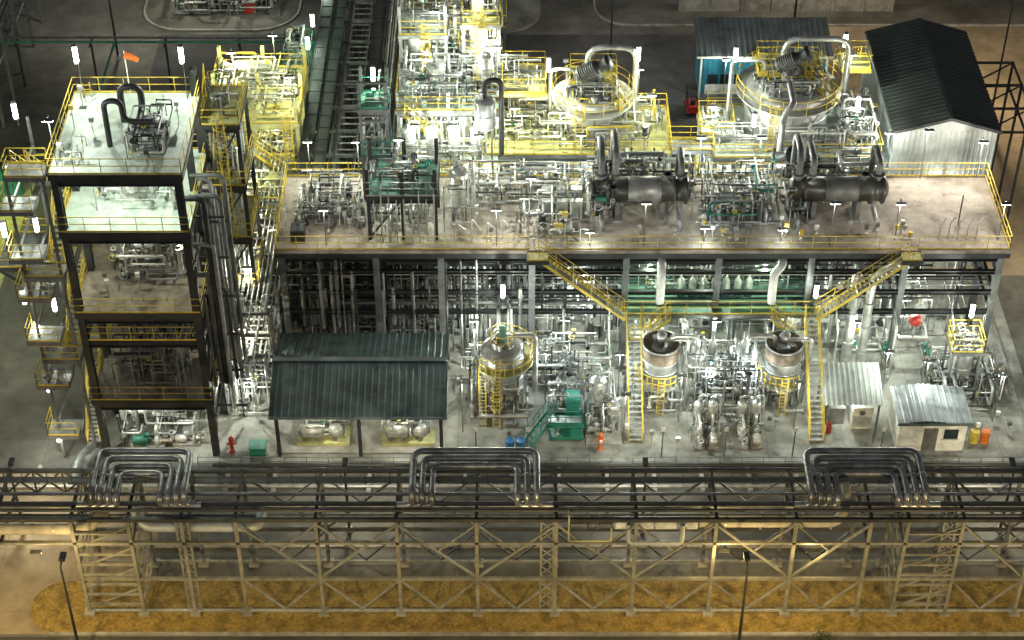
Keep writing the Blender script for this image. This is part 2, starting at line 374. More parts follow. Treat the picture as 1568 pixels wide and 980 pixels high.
g=G('access_platform')
g.plat(7.2,20,-5.4,-1.6,5.03,'green_plate','steel_grey','S')
for x in (7.4,13.4,19.8): g.hcol(x,-5.3,0,4.75,.25,'steel_grey')
for x in (8,19.7):
    g.stair((x,-5.6,5.05),(x,-12.4,.1)); g.hcol(x-.55,-8.5,0,2.4,.14,'steel_grey'); g.hcol(x+.55,-8.5,0,2.4,.14,'steel_grey')
for x,s_ in ((10.4,1),(17,-1)): g.stair((x,-5.6,5.05),(x-1.6*s_,-5.6,3.6),.7); g.plat(min(x-1.6*s_,x-2.6*s_),max(x-1.6*s_,x-2.6*s_),-6.3,-5.4,3.6,'galvanised','steel_grey','S')
g.done()
g=G('bottle_rack')
for i in range(7):
    x=11.2+i*.75
    g.lathe((x,-3.6,5.35),(0,0,1),[(0,0),(.2,0),(.25,.1),(.25,1.1),(.16,1.3),(.05,1.4),(.05,1.6),(0,1.6)],'cladding',12)
    g.box(x-.22,-3.8,5.04,x+.22,-3.4,5.34,'green_paint')
g.pipe([(10.8,-3.6,7.1),(16.3,-3.6,7.1)],.06,'cladding'); clutter(g,(9,18.5,-3.4,-2.0,5.2,7.4),40,(.03,.07))
g.done()

# ------------------------------------------------------------ left process tower
g=G('process_tower'); X0,X1,Y0,Y1=-26,-19,-13.4,-5.4
for x in (X0,X1):
    for y in (Y0,-9.4,Y1): g.hcol(x,y,0,22.1 if y!=Y1 or x==X0 else 24,.42,'steel_dark')
for z,fm in ((22.2,'mint_plate'),(18.1,'mint_plate'),(12,'deck_concrete'),(4.9,'deck_concrete')):
    g.plat(X0-.25,X1+.3,Y0-.25,Y1+.2,z,fm,'steel_dark','NSEW',eh=.4)
for y in (Y0,Y1): 
    for z in (21.7,17.6,11.5,9.6,4.4): g.ibx(X0,X1,y,z,.4,'steel_dark',.3)
for z in (15.,9.6): 
    g.beam((X0,Y0,z),(X0,Y1,z),.2,.3,'steel_dark'); g.beam((X1,Y0,z),(X1,Y1,z),.2,.3,'steel_dark')
g.rail([(X0,Y0-.1,9.7),(X1,Y0-.1,9.7)])
for a,b in ((.3,4.4),(5,9.4),(12.2,17.6)):
    g.beam((X1,Y0,a),(X1,-9.4,b),.16,.16,'steel_dark'); g.beam((X1,Y1,a),(X1,-9.4,b),.16,.16,'steel_dark')
g.beam((X0,Y1,12.3),(X1,Y1,17.5),.16,.16,'steel_dark')
g.done()
g=G('tower_stairs')
lv=[4.9,8.5,12,15,18.1,22.2]
pz=0
for i,z in enumerate(lv):
    ya,yb=(-12.6,-8.6) if i%2==0 else (-8.6,-12.6)
    x=-27.0 if i%2==0 else -28.1
    g.stair((x,yb,z),(x,ya,pz+.05),.8)
    yy=yb
    g.plat(-28.7,-26.45,min(yy,yy+(1.3 if yb>ya else -1.3)),max(yy,yy+(1.3 if yb>ya else -1.3)),z,'galvanised','steel_grey','WSN')
    pz=z
for z in (2.4,6.6,10.2,13.6,16.5,20): g.plat(-29.3,-27.4,-14.2,-12.7,z,'galvanised','steel_grey','WS')
for x in (-28.7,-26.6):
    for y in (-13.7,-7.5): g.hcol(x,y,0,22,.16,'steel_grey')
for z in (3,7,11,14,17,20): g.beam((-28.7,-13.7,z),(-28.7,-7.5,z),.12,.15,'steel_grey')
g.plat(-31.3,-28.8,-11,-7.5,13.4,'steel_grey','steel_dark','WSN')
for y in (-11,-7.5): g.beam((-28.75,y,11.2),(-31.2,y,13.2),.12,.12,'steel_dark')
g.done()
g=G('tower_roof_equipment')
g.pipe([(-23.2,-10.8,22.2),(-23.2,-10.8,25.3),(-22.2,-10.8,25.3),(-22.2,-10.8,23.9),(-20.5,-10.8,23.9)],.17,'steel_dark',bend=.7)
g.pipe([(-22.8,-8.2,22.2),(-22.8,-8.2,24.6),(-21.6,-8.2,24.6),(-21.6,-8.2,23.2),(-21.6,-11.8,23.2)],.2,'steel_dark',bend=.7)
g.lathe((-20.8,-9.4,22.2),(0,0,1),[(.9,0),(.9,.2),(.6,.25),(.6,.8),(.7,.82),(.7,.95),(0,1.05)],'white_paint',20)
g.box(-21.6,-10.4,22.7,-19.8,-9.9,22.95,'white_paint'); clutter(g,(-22.0,-19.8,-12,-8,22.4,23.6),18,(.04,.09),['white_paint','steel_dark','galvanised','cladding_dull'])
clutter(g,(-25.6,-24.2,-12.8,-11,22.3,23.4),8,(.03,.05),['galvanised','cladding_dull','steel_grey']); instruments(g,(-25.6,-19.5,-13,-6,22.2),7)
g.ladder(-25.4,-5.6,18.2,22.2); g.done()
g=G('tower_floor_piping')
clutter(g,(-24.4,-19.8,-11.5,-6,18.3,20.4),32,(.04,.11),['white_paint','cladding_dull','galvanised','cladding']); 
g.lathe((-22.5,-10,18.1),(0,0,1),[(.8,0),(.8,1.4),(.5,1.7),(.3,1.8),(.3,2.5),(0,2.5)],'white_paint',20)
g.lathe((-24.4,-8,18.1),(0,0,1),[(.5,0),(.5,1.2),(.3,1.4),(0,1.5)],'white_paint',16)
clutter(g,(-24,-19.8,-11,-6,12.2,16),44,(.04,.11),PM)
vessel(g,-24.2,-9,13,16.4,.6,'cladding_dull'); vessel(g,-21,-8,12.9,16,.5,'cladding')
clutter(g,(-25,-19.6,-12.8,-6,5.1,9),60,(.05,.12),PD); instruments(g,(-25,-19.5,-13,-6,12),10)
clutter(g,(-25.3,-19.6,-13.2,-6,.2,3.8),50,(.05,.12),PM); 
for i in range(4): g.pipe([(-23+i*.7,-12.5,12.3),(-23+i*.7,-12.5,11.3),(-23+i*.7,-12.9,11.3),(-23+i*.7,-12.9,5)],.035,'steel_grey')
g.done()
g=G('pump_skid'); pump(g,-23.5,-12.6,0,1.8,'green_paint'); pump(g,-21.0,-12.4,0,1.4,'cladding'); g.done()
g=G('pipe_riser_bundle')
for i in range(16):
    x=-18.6+(i%6)*.3; y=-12+(i//6)*2.4+R.uniform(-.5,.5); r=R.choice([.06,.09,.13,.18]); zt=R.uniform(12,20.5)
    g.pipe([(x,y,R.choice([0,3,5])),(x,y,zt),(x-R.uniform(.3,.5)-(x+18.6),y,zt)],r,R.choice(['steel_grey','cladding_dull','steel_grey','steel_dark']),bend=.5)
for z in range(3,20,3): g.beam((-18.8,-13,z),(-18.8,-6,z),.12,.15,'steel_dark'); g.beam((-18.8,-12,z),(-16.9,-12,z),.1,.12,'steel_dark')
g.done()
g=G('windsock'); g.cyl((-22.9,-5.3,22.2),(-22.9,-5.3,25.2),.04,'white_paint',6); g.tube([(-22.9,-5.3,24.9),(-22.5,-5.35,24.8),(-22.1,-5.4,24.6)],[.24,.2,.14],'orange_paint',10); g.done()
g=G('upper_platform'); frame(g,[-18.6,-16.6],[-6,-2],[8,12,16,20.5],'olive_plate','steel_dark',.22); g.ladder(-17.6,-6.3,12,20.5); clutter(g,(-18.4,-16.7,-5.8,-2.2,8.2,22),44,(.04,.1),PM); g.done()

# ------------------------------------------------------------ pipes between tower and rack
g=G('pipe_way')
for z in (4.6,6.4,8.2):
    for i in range(11):
        x=-18.6+i*.33; r=R.choice([.05,.07,.1,.13]); g.pipe([(x,-9+R.uniform(-1,1),z+r),(x,12,z+r)],r,R.choice(['cladding','galvanised','cladding_dull','steel_grey','steel_grey']))
    for y in range(-9,12,3): g.beam((-18.8,y,z-.1),(-15.2,y,z-.1),.15,.2,'steel_grey')
for y in range(-9,12,3):
    for x in (-18.8,-15.3): g.hcol(x,y,0,8.3,.2,'steel_grey')
for i in range(40):
    x=R.uniform(-18.6,-15.5);y=R.uniform(-10,0); r=R.choice([.04,.06,.09]); zt=R.uniform(3,10); g.pipe([(x,y,0),(x,y,zt),(min(-15.5,max(-18.7,x+R.uniform(-2,2))),y,zt)],r,R.choice(PM))
for i in range(14): g.pipe([(-19,-9.8+i*.3,3+i*.28),(-15.5,-9.8+i*.3,3+i*.28)],.06,R.choice(PM))
clutter(g,(-18.6,-15.6,-11,-1,.3,5),50,(.04,.1),PM)
g.done()

# ------------------------------------------------------------ pipe corridor going back
g=G('cable_tray_corridor')
for y in range(4,72,3):
    for x in (-14.8,-12.2,-9.8,-7.9): g.hcol(x,y,0,9.2,.2,'steel_grey')
    for z in (9.2,7.2): g.beam((-14.9,y,z-.12),(-7.8,y,z-.12),.16,.22,'steel_grey')
for z in (9.22,7.2):
    for x in (-14.8,-12.4,-9.8,-8): g.beam((x,3.4,z-.1),(x,72,z-.1),.14,.2,'steel_dark')
def tray(x0,x1,z,m):
    g.box(x0,3.6,z,x1,72,z+.03,m); g.box(x0-.03,3.6,z,x0-.003,72,z+.15,m); g.box(x1+.003,3.6,z,x1+.03,72,z+.15,m)
    y=4
    while y<70: g.beam((x0,y,z+.045),(x1,y,z+.045),.06,.03,'steel_dark'); y+=1.5
tray(-14.7,-13.9,9.5,'steel_dark'); tray(-13.7,-12.9,9.4,'roof_black'); tray(-10.6,-9.7,9.4,'steel_dark')
y=4
while y<70: g.beam((-12.3,y,8.9),(-10.9,y,8.9),.12,.05,'galvanised'); y+=.8
g.beam((-12.3,4,8.9),(-12.3,72,8.9),.06,.1,'galvanised'); g.beam((-10.9,4,8.9),(-10.9,72,8.9),.06,.1,'galvanised')
for i in range(9):
    x=-9.5+i*.2; r=R.choice([.05,.07]); g.cyl((x,3.5,9.3+r),(x,72,9.3+r),r,R.choice(['steel_grey','cladding_dull','steel_dark','galvanised']),6)
for i in range(12):
    x=-14.6+i*.55; r=R.choice([.08,.12]); g.cyl((x,3.5,7.3+r),(x,72,7.3+r),r,R.choice(PD),8)
g.done()

# ------------------------------------------------------------ back-left yellow structure
g=G('process_structure'); frame(g,[-21,-17.9,-14.9],[8,11.5,15],[3.5,7.5,11.2],'olive_plate','olive_plate',.26,top=13)
g.stair((-20.2,7.4,11.2),(-16,7.4,7.6)); g.stair((-21.6,14,11.2),(-21.6,9,7.6)); g.ladder(-15.5,7.6,3.5,11.2)
clutter(g,(-20.8,-15.1,8.2,14.8,.3,3),40,(.04,.12),PY); clutter(g,(-20.8,-15.1,8.2,14.8,3.7,7),60,(.04,.11),PY); clutter(g,(-20.8,-15.1,8.2,14.8,7.7,10.7),60,(.04,.11),PY); clutter(g,(-20.8,-15.1,8.2,14.8,11.4,12.8),45,(.04,.11),PY); instruments(g,(-20.5,-15,8.2,14.5,11.2),14)
for a,b,c in ((-19.6,12,8.3),(-16.6,13,8.3),(-19,10,4.2)): vessel(g,a,b,c,c+2.6,.7,'cladding',.8)
g.lathe((-20,13.6,12.2),(1,0,0),[(0,0),(.4,.15),(.45,.4),(.45,2.6),(.4,2.85),(0,3)],'cladding',16)
g.done()
g=G('hopper'); g.lathe((-17,5.6,4.2),(0,0,1),[(.15,0),(.2,.3),(.95,2.2),(.95,3.9),(.8,4.1),(0,4.3)],'olive_plate',20)
for t in range(4):
    a=math.pi/4+t*math.pi/2; g.beam((-17+1*math.cos(a),5.6+math.sin(a),0),(-17+math.cos(a),5.6+math.sin(a),7),.12,.12,'yellow_paint')
g.pipe([(-17,5.6,8.4),(-17,5.6,9.2),(-18.6,5.6,7),(-18.6,5.6,3)],.14,'steel_grey'); g.done()
g=G('process_structure'); frame(g,[-20.8,-15.2],[2.5,6],[7,],'olive_plate','steel_grey',.2); clutter(g,(-20.6,-15.3,2.6,5.9,7.2,9.4),30,(.04,.1),PY); clutter(g,(-20.6,-15.3,2.6,5.9,.2,6),50,(.04,.1),PY); g.stair((-20,2,7),(-15.8,2,3.5)); g.box(-18.5,3,7,-16.9,4,8.2,'steel_grey'); g.done()
g=G('green_gantry'); frame(g,[-17,-15.2],[18,22],[5,9],'green_plate','green_paint',.2,rm='green_paint'); clutter(g,(-16.9,-15.4,18,22,9.1,11),20,(.05,.1),PM); g.done()

# ------------------------------------------------------------ structures on deck
g=G('deck_equipment_skid')
for i in range(5):
    x=-14.2+i*.95; g.box(x,-2.4+(i%2)*.8,10.0,x+.75,-1.6+(i%2)*.8,10.25,'steel_grey'); pump(g,x+.4,-2+(i%2)*.8,10.1,.9,R.choice(['cladding','cladding_dull']),1.57)
clutter(g,(-14.0,-10,-2.6,2.2,10.15,11.7),48,(.03,.07),['cladding_dull','galvanised','steel_grey','steel_dark','cladding']); instruments(g,(-14.8,-9.6,-4.4,2.5,10),14); g.box(-14.3,-4.2,10.003,-13.4,-3.3,11.0,'steel_dark'); g.done()
g=G('valve_gallery'); frame(g,[-9.2,-7,-4.9],[-3.7,-.2],[13.5],'green_plate','steel_dark',.24,z0=10,top=15.4,rm='galvanised')
clutter(g,(-9,-5,-3.2,-.6,13.6,15),28,(.04,.1),['green_paint','cladding_dull','steel_dark','galvanised','steel_grey']); clutter(g,(-9.1,-5,-3.4,.3,10.1,13.2),50,(.03,.08),PM)
for i in range(10): x=-9.3+i*.48; g.pipe([(x,-4.1,10),(x,-4.1,R.uniform(12.6,14)),(x,-3,14)],.045,'galvanised')
g.done()
g=G('lift_frame'); frame(g,[-9.8,-8.1],[1,2.8],[13.3,17],'green_plate','steel_grey',.2,z0=10,top=19,rm='green_paint'); pump(g,-8.9,1.8,17,1,'green_paint'); clutter(g,(-9.7,-8.2,1,2.8,10.3,16.5),24,(.04,.08),PM)
for z in (12,14.5,16,18.9): g.beam((-9.8,1,z),(-8.1,1,z),.12,.15,'steel_grey')
g.done()
g=G('surge_drum'); vessel(g,-3.4,-1.6,11.2,14.2,.62,'cladding',1.2); clutter(g,(-4.4,-2.3,-3,-.6,10.2,13.5),14,(.03,.07)); g.done()
g=G('surge_drum'); vessel(g,-1.8,4.5,13,15.6,.7,'cladding_dull',3); g.pipe([(-1.8,4.5,15.4),(-1.8,4.5,16.9),(-.7,4.5,16.9),(-.7,4.5,11)],.18,'steel_dark',bend=.6); g.done()
g=G('deck_piping'); clutter(g,(-4,5,-.5,2.7,10.2,12.2),60,(.035,.09),PM); clutter(g,(.5,5,-3.2,-.4,10.2,12),24,(.04,.1),PM); instruments(g,(-4,5,-4.6,2.5,10),22)
clutter(g,(12,17.6,-2.8,2.6,10.15,12),76,(.035,.09),PM+['green_paint','steel_dark','steel_dark']); instruments(g,(11.8,17.6,-4.5,2.5,10),24)
clutter(g,(5,12,1,2.9,10.2,12.8),40,(.05,.1),PM+PD); clutter(g,(17.5,24.6,1,2.9,10.2,12.6),36,(.05,.1),PM+PD); instruments(g,(5,26,-4.7,-3.4,10),22)
for i in range(9):
    x=-3.6+i*1.0; g.pipe([(x,-3.9+R.uniform(-.3,.3),10),(x,-3.9,10.0+R.uniform(.8,1.8)),(x+.6,-3.9,10.9)],.05,'cladding',fl=True)
g.done()
g=G('nozzle_stub')
for i in range(5): 
    x=27.7+i*.6; g.pipe([(x,-3.6,10),(x,-3.6,11+.2*(i%3)),(x+.3,-3.4,11.5)],.05,'galvanised',fl=True)
g.beam((29.2,-2.2,10),(29.2,-2.2,12.4),.07,.07,'steel_dark'); g.beam((25.4,-1.4,10),(25.4,-1.4,11.5),.07,.07,'steel_dark'); g.beam((23.4,-4,10.4),(26,-4.2,10.4),.06,.06,'white_paint'); g.done()
for i in range(6):
    g=G('cable_cabinet'); x=2.0+(i%3)*.95; y=-1.5+(i//3)*1.4; g.box(x,y,10,x+.7,y+.35,11.3,'white_paint'); g.box(x+.04,y-.01,10.1,x+.34,y-.003,11.2,'cladding'); g.box(x+.37,y-.01,10.1,x+.67,y-.003,11.2,'cladding'); g.box(x-.03,y-.04,11.303,x+.73,y+.39,11.36,'galvanised'); g.done()
def exchanger(x0,x1,arch,band):
    g=G('heat_exchanger'); y=-1.2; z=12.2; L=x1-x0; r=.82
    g.lathe((x0,y,z),(1,0,0),[(0,0),(r*.7,.05),(r,.35),(r,.9),(r*1.22,.92),(r*1.22,1.1),(r*1.0,1.12),(r,L-1.3),(r*1.22,L-1.28),(r*1.22,L-1.1),(r,L-1.08),(r,L-.5),(r*1.2,L-.48),(r*1.2,L-.3),(r*.95,L-.28),(r*.6,L-.05),(0,L)],'exchanger_paint',28)
    g.lathe((x0+L*.36,y,z),(1,0,0),[(r+.004,0),(r+.02,.01),(r+.02,L*.32),(r+.004,L*.33)],band,28)
    for x in (x0+1.7,x1-1.9):
        g.box(x-.15,y-.7,10.2,x+.15,y+.7,11.6,'steel_grey'); g.box(x-.35,y-.85,10,x+.35,y+.85,10.2,'kerb_concrete')
    for x,rr_ in ((x0+.6,.25),(x0+1.5,.2),(x1-1.6,.2),(x1-.75,.25)):
        g.cyl((x,y,z+.5),(x,y,z+1.2),rr_,'steel_grey',12); g.cyl((x,y,z+1.1),(x,y,z+1.2),rr_*1.6,'steel_grey',12)
    for a,b,c,t in arch: g.pipe([(a,y,z+1.1),(a,y,z+b),(a,y+t,z+b),(a,y+t,10.2)],.22,'steel_grey',bend=.8)
    for x in (x0+.6,x1-.8): g.pipe([(x,y,z-.6),(x,y,10.7),(x,y-1.6,10.7),(x,y-1.6,10)],.17,'cladding_dull',bend=.4)
    clutter(g,(x0-.2,x0+1.4,y-1.2,y+1.8,10.3,13.2),20,(.05,.1),PD+['cladding','steel_dark']); g.done()
exchanger(5.2,11.7,[(5.8,2.7,0,2.4),(6.7,2.9,0,2.8),(10.95,2.0,0,2)],'cladding_dull')
exchanger(18,24.5,[(18.6,2.8,0,2.4),(19.5,2.2,0,2.6),(23.75,2.1,0,2.2)],'steel_grey')

# ------------------------------------------------------------ platforms behind deck and reactors
g=G('reactor_platform'); frame(g,[-2.4,2,6.4,10.8],[5.9,11.6],[10.02],'olive_plate','steel_grey',.3)
clutter(g,(-2,10.5,6.4,11.3,10.2,12.2),105,(.04,.1),PY+PM); instruments(g,(-2,10.5,6,11,10),24); clutter(g,(-2,10.6,3.6,11,.3,9.4),170,(.05,.13),PM)
g.plat(-2.4,2.3,8,11.6,13.6,'olive_plate','yellow_paint','NSEW'); clutter(g,(-2.2,2,8.3,11.2,13.7,15),22,(.04,.09),PM); g.done()
g=G('reactor_platform'); frame(g,[14,17,21,25.2],[5.6,11.8],[10.02],'mint_plate','steel_grey',.3)
clutter(g,(14,25,5.9,7.2,10.2,12),44,(.04,.1),PM); clutter(g,(22.8,25,5.9,11,10.2,12.4),36,(.04,.1),PM); clutter(g,(13,25,3.6,11,.3,9.4),160,(.05,.13),PM)
g.stair((24,17,10.5),(24,12.4,13.6)); g.plat(23,25,11,13,13.6,'olive_plate','yellow_paint','NSEW'); g.done()
g=G('green_gantry'); frame(g,[13.2,15.2],[7.5,9.8],[7,10.6],'mint_plate','galvanised',.18); clutter(g,(13.3,15,7.6,9.7,10.8,12),14,(.04,.08)); g.done()
g=G('steel_walkway'); g.plat(10.9,13.9,6.3,7.6,10.02,'galvanised','steel_grey','NS'); g.done()
def reactor(x,y,R0,z1):
    g=G('reactor_vessel')
    g.lathe((x,y,2.5),(0,0,1),[(R0*.3,0),(R0,.9),(R0,z1-2.5),(R0*.93,z1-2.2),(R0*.6,z1-1.95),(0,z1-1.85)],'cladding_dull',36)
    for k in range(3): g.lathe((x,y,z1-.6-k*1.1),(0,0,1),[(R0,0),(R0+.05,0),(R0+.05,.1),(R0,.1)],'galvanised',36)
    ringplat(g,x,y,z1-.2,R0+.02,R0+.75,'galvanised',n=28)
    for i in range(12):
        t=i*math.pi/6; g.beam((x+(R0+.05)*math.cos(t),y+(R0+.05)*math.sin(t),z1-1.4),(x+(R0+.65)*math.cos(t),y+(R0+.65)*math.sin(t),z1-.3),.08,.08,'steel_grey')
        g.lathe((x+R0*.8*math.cos(t),y+R0*.8*math.sin(t),z1),(0,0,1),[(.14,0),(.14,.6),(.22,.62),(.22,.75),(0,.77)],R.choice(['galvanised','steel_grey','cladding']),10)
    g.plat(x-R0*.75,x+R0*.75,y-R0*.1,y+R0*.7,z1+1.2,'olive_plate','yellow_paint','NSEW')
    d=V((.75,-.1,.45)).normalized(); p=V((x-1.1,y-.8,z1+2.0))
    g.lathe(p,d,[(0,0),(.42,0),(.5,.12),(.5,1.5),(.42,1.6),(.35,1.65),(.35,2.2),(.55,2.25),(.55,2.45),(0,2.5)],'steel_dark',18)
    for i in range(8): g.lathe(p+d*(.2+i*.16),d,[(.5,0),(.56,0),(.56,.05),(.5,.05)],'steel_grey',18)
    g.lathe((x,y-.3,z1),(0,0,1),[(.7,0),(.7,1.6),(.5,1.8),(.5,2.3),(0,2.3)],'steel_grey',16)
    g.pipe([(x-.4,y+1,z1),(x-.4,y+1,z1+3.1),(x+R0*1.4,y+1,z1+3.1),(x+R0*1.4,y+1,z1-2)],.2,'cladding',bend=1.1)
    g.pipe([(x-R0*.6,y,z1),(x-R0*.6,y,z1+2),(x-R0*1.4,y,z1+2),(x-R0*1.4,y,z1-3)],.12,'cladding',bend=.5)
    clutter(g,(x-R0*.85,x+R0*.85,y-R0*.8,y+R0*.3,z1+.1,z1+1.8),42,(.03,.08),PM+['steel_dark','yellow_paint']); g.ladder(x-R0*.5,y-R0-.9,z1-3,z1)
    g.stair((x+R0*.4,y-.4,z1+1.2),(x+R0*1.05,y-R0*.75,z1-.15),.6); g.done()
reactor(5.6,9,2.1,12.9); reactor(19.1,9.3,2.9,13.4)
g=G('hydraulic_unit'); g.lathe((17.9,3.8,11.2),(.3,-.6,.5),[(0,0),(.4,0),(.4,2),(.6,2.02),(.6,2.2),(0,2.3)],'steel_dark',16); g.pipe([(18,3.5,11),(18,3.5,14.8),(18.6,3.5,15.6),(18.6,6,15.6)],.22,'cladding_dull',bend=.5); g.done()

# ------------------------------------------------------------ central tower block
g=G('distillation_structure'); frame(g,[-7.7,-4.3,-.8],[6,9.5,13],[6,10,13.6],'mint_plate','galvanised',.22,top=15)
clutter(g,(-7.6,-.9,6,13,10.1,13),90,(.04,.11),PM); clutter(g,(-7.6,-.9,6,13,13.8,15.6),80,(.04,.11),PM); clutter(g,(-7.8,-.6,3.6,9,.3,9.4),150,(.04,.12),PM); instruments(g,(-7.5,-1,6,13,13.6),16)
g.plat(-7.7,-4.4,9.6,13,17.2,'mint_plate','galvanised','NSEW'); 
for x in (-7.6,-4.5):
    for y in (9.7,12.9): g.hcol(x,y,13.6,19.4,.2,'galvanised')
g.plat(-3.4,-.8,9.6,13,18,'olive_plate','galvanised','NSEW'); 
for x in (-3.3,-.9):
    for y in (9.7,12.9): g.hcol(x,y,13.6,17.9,.2,'galvanised')
for v_ in ((-6.8,7.4,10.8,13.2,.5),(-5.2,8,14.2,16.2,.6),(-3.2,7.2,10.8,13,.45),(-1.8,8.4,14.4,16.6,.5),(-6.6,11.5,14.4,16.8,.6)): vessel(g,v_[0],v_[1],v_[2],v_[3],v_[4],'cladding',.6,n=16)
clutter(g,(-7.6,-.9,9.8,12.8,17.3,19.2),40,(.04,.09)); g.ladder(-2.1,9.4,13.6,18); g.ladder(-5.9,9.4,13.6,17.2); g.stair((-7.2,5.6,13.6),(-3.6,5.6,10)); g.done()
g=G('distillation_column')
g.lathe((-2.3,11.2,10),(0,0,1),[(.62,0),(.62,8),(.5,8.6),(.5,11.6),(.35,12),(0,12.1)],'cladding',20)
for z in (15.4,20.2): ringplat(g,-2.3,11.2,z,.6,1.4,'galvanised',n=16)
g.pipe([(-2.3,11.2,22),(-2.3,11.2,22.6),(-1.2,11.2,22.6),(-1.2,11.2,10)],.14,'cladding',bend=.4); g.ladder(-2.3,9.9,15,20.2); g.done()
g=G('distillation_column')
g.lathe((-6.3,15,0),(0,0,1),[(.8,0),(.8,14),(.6,14.6),(.6,17),(0,17.4)],'cladding',20)
for z in (14,17.2): ringplat(g,-6.3,15,z,.7,1.6,'olive_plate',n=18)
g.done()
g=G('filter_unit')
for i in range(4): vessel(g,-6.9+i*1.5,4.6,10.9,13.1,.42,'cladding',.9)
clutter(g,(-7.8,-2,3.6,5.6,10,12),40,(.03,.07)); g.plat(-7.9,-1,3.5,5.8,10.02,'mint_plate','galvanised','S'); g.done()
g=G('process_structure'); frame(g,[-7.2,-4,-1.2],[18,21.5,25],[5,9.5],'mint_plate','galvanised',.22,top=12); clutter(g,(-7,-1.3,18,25,.3,4.6),60,(.04,.12)); clutter(g,(-7,-1.3,18,25,5.2,8.6),60,(.04,.12)); clutter(g,(-7,-1.3,18,25,9.6,11.6),50,(.04,.11),PY)
vessel(g,-5.4,20,10.3,13,.8,'cladding'); vessel(g,-2.6,22,10.3,13.6,.9,'cladding'); g.done()
g=G('process_structure'); frame(g,[-6.5,-3.5,-.6],[31,35,39],[5,10],'mint_plate','steel_grey',.22); clutter(g,(-6.4,-.8,31,39,.3,4.6),60,(.05,.13)); clutter(g,(-6.4,-.8,31,39,5.2,11.5),70,(.05,.12),PM)
for a in (-5,-2.4): vessel(g,a,34,11,14.5,.9,'cladding')
g.done()
g=G('blue_shelter'); g.box(1.6,17.6,3,4.4,21,3.12,'blue_paint')
for x in (1.7,4.3):
    for y in (17.7,20.9): g.beam((x,y,0),(x,y,2.99),.12,.12,'steel_grey')
g.box(1.9,18,0,4.1,20.6,1.6,'cladding_dull'); g.done()
g=G('storage_tank'); g.lathe((-.2,15.6,0),(0,0,1),[(1.3,0),(1.3,5),(1,5.4),(0,5.7)],'cladding',28); ringplat(g,-.2,15.6,5,1.3,1.8,'galvanised'); g.done()

g=G('pump_station'); clutter(g,(-29.5,-20,41,47,.3,3),110,(.05,.13),PM); instruments(g,(-29.5,-20,41,47,0),20)
for i in range(5): vessel(g,-28.5+i*2,43.2,1,3.4,.6,'cladding',.9)
g.box(-23.2,41.2,.15,-22.3,42.0,1.2,'red_paint'); g.box(-23.3,41.1,1.2,-22.2,42.1,1.3,'steel_grey'); g.done()
g=G('overhead_pipeline')
for y in (29.6,30.3): g.pipe([(-60,y,4.4),(-32,y,4.4),(-15,y,4.4)],.1,'green_paint' if y<30 else 'steel_grey')
for x in range(-58,-16,6): g.hcol(x,29.9,0,4.2,.15,'steel_dark'); g.beam((x,29.2,4.2),(x,30.7,4.2),.12,.12,'steel_dark')
g.pipe([(-32,29.6,4.4),(-32,22,4.4),(-32,22,.5)],.1,'green_paint'); g.done()
g=G('pipe_trestle')
for y in range(20,60,4):
    for x in (-43.5,-40.5): g.hcol(x,y,0,7,.22,'steel_grey')
    for z in (4,7): g.beam((-43.6,y,z),(-40.4,y,z),.15,.2,'steel_grey')
    g.beam((-43.5,y,0),(-40.5,y,7),.1,.1,'steel_grey')
for z in (4.1,7.1):
    for i in range(8): g.cyl((-43.2+i*.36,18,z+.15),(-43.2+i*.36,62,z+.15),.09,R.choice(PD+['cladding']),6)
g.done()
sheet('grass_verge',-60,-36.5,2,17.5,.012,'olive_plate')
g=G('green_tank'); g.lathe((-38.3,15,0),(0,0,1),[(1.2,0),(1.2,1.7),(1,1.9),(0,2)],'green_paint',20); g.pipe([(-38.3,15,2),(-38.3,15,2.5),(-36.5,15,2.5),(-36.5,15,0)],.08,'steel_grey'); g.done()

# ------------------------------------------------------------ buildings
def corr(g,p00,p10,p11,p01,m,pitch=.3,d=.04):
    p00,p10,p11,p01=map(V,(p00,p10,p11,p01)); n=max(2,int((p10-p00).length/pitch)); nor=(p10-p00).cross(p01-p00).normalized()
    vs=[];fs=[]; K=[]
    for i in range(n):
        for f,h in ((0,0),(.55,0),(.68,1),(.87,1)): K.append(((i+f)/n,h))
    K.append((1,0))
    for t,h in K: vs+= [p00.lerp(p10,t)+nor*d*h, p01.lerp(p11,t)+nor*d*h]
    for i in range(len(K)-1): fs.append((2*i,2*i+2,2*i+3,2*i+1))
    g.add(vs,fs,m)
g=G('compressor_shelter'); x0,x1=-15.3,-4.1
corr(g,(x0,-14,3.8),(x1,-14,3.8),(x1,-9.9,5.0),(x0,-9.9,5.0),'roof_green',.42); corr(g,(x0,-9.9,5.0),(x1,-9.9,5.0),(x1,-6,3.9),(x0,-6,3.9),'roof_green',.42)
g.box(x0,-10.1,5.04,x1,-9.7,5.1,'roof_grey'); g.box(x0,-14.08,3.66,x1,-14.01,3.84,'roof_grey')
for x in (x0,x1-.06): 
    g.beam((x+.03,-14,3.78),(x+.03,-9.9,4.98),.06,.16,'steel_grey'); g.beam((x+.03,-9.9,4.98),(x+.03,-6,3.88),.06,.16,'steel_grey')
for x in (x0+.4,-9.7,x1-.4):
    for y in (-13.6,-9.9,-6.4): g.hcol(x,y,0,3.6 if y!=-9.9 else 4.7,.22,'steel_dark')
    g.beam((x,-13.9,3.6),(x,-9.9,4.8),.12,.2,'steel_dark'); g.beam((x,-9.9,4.8),(x,-6.2,3.7),.12,.2,'steel_dark')
g.ibx(x0,x1,-13.6,3.6,.25,'steel_dark'); g.box(x0+.2,-13.4,0,x1-.2,-6.3,.14,'kerb_concrete'); g.done()
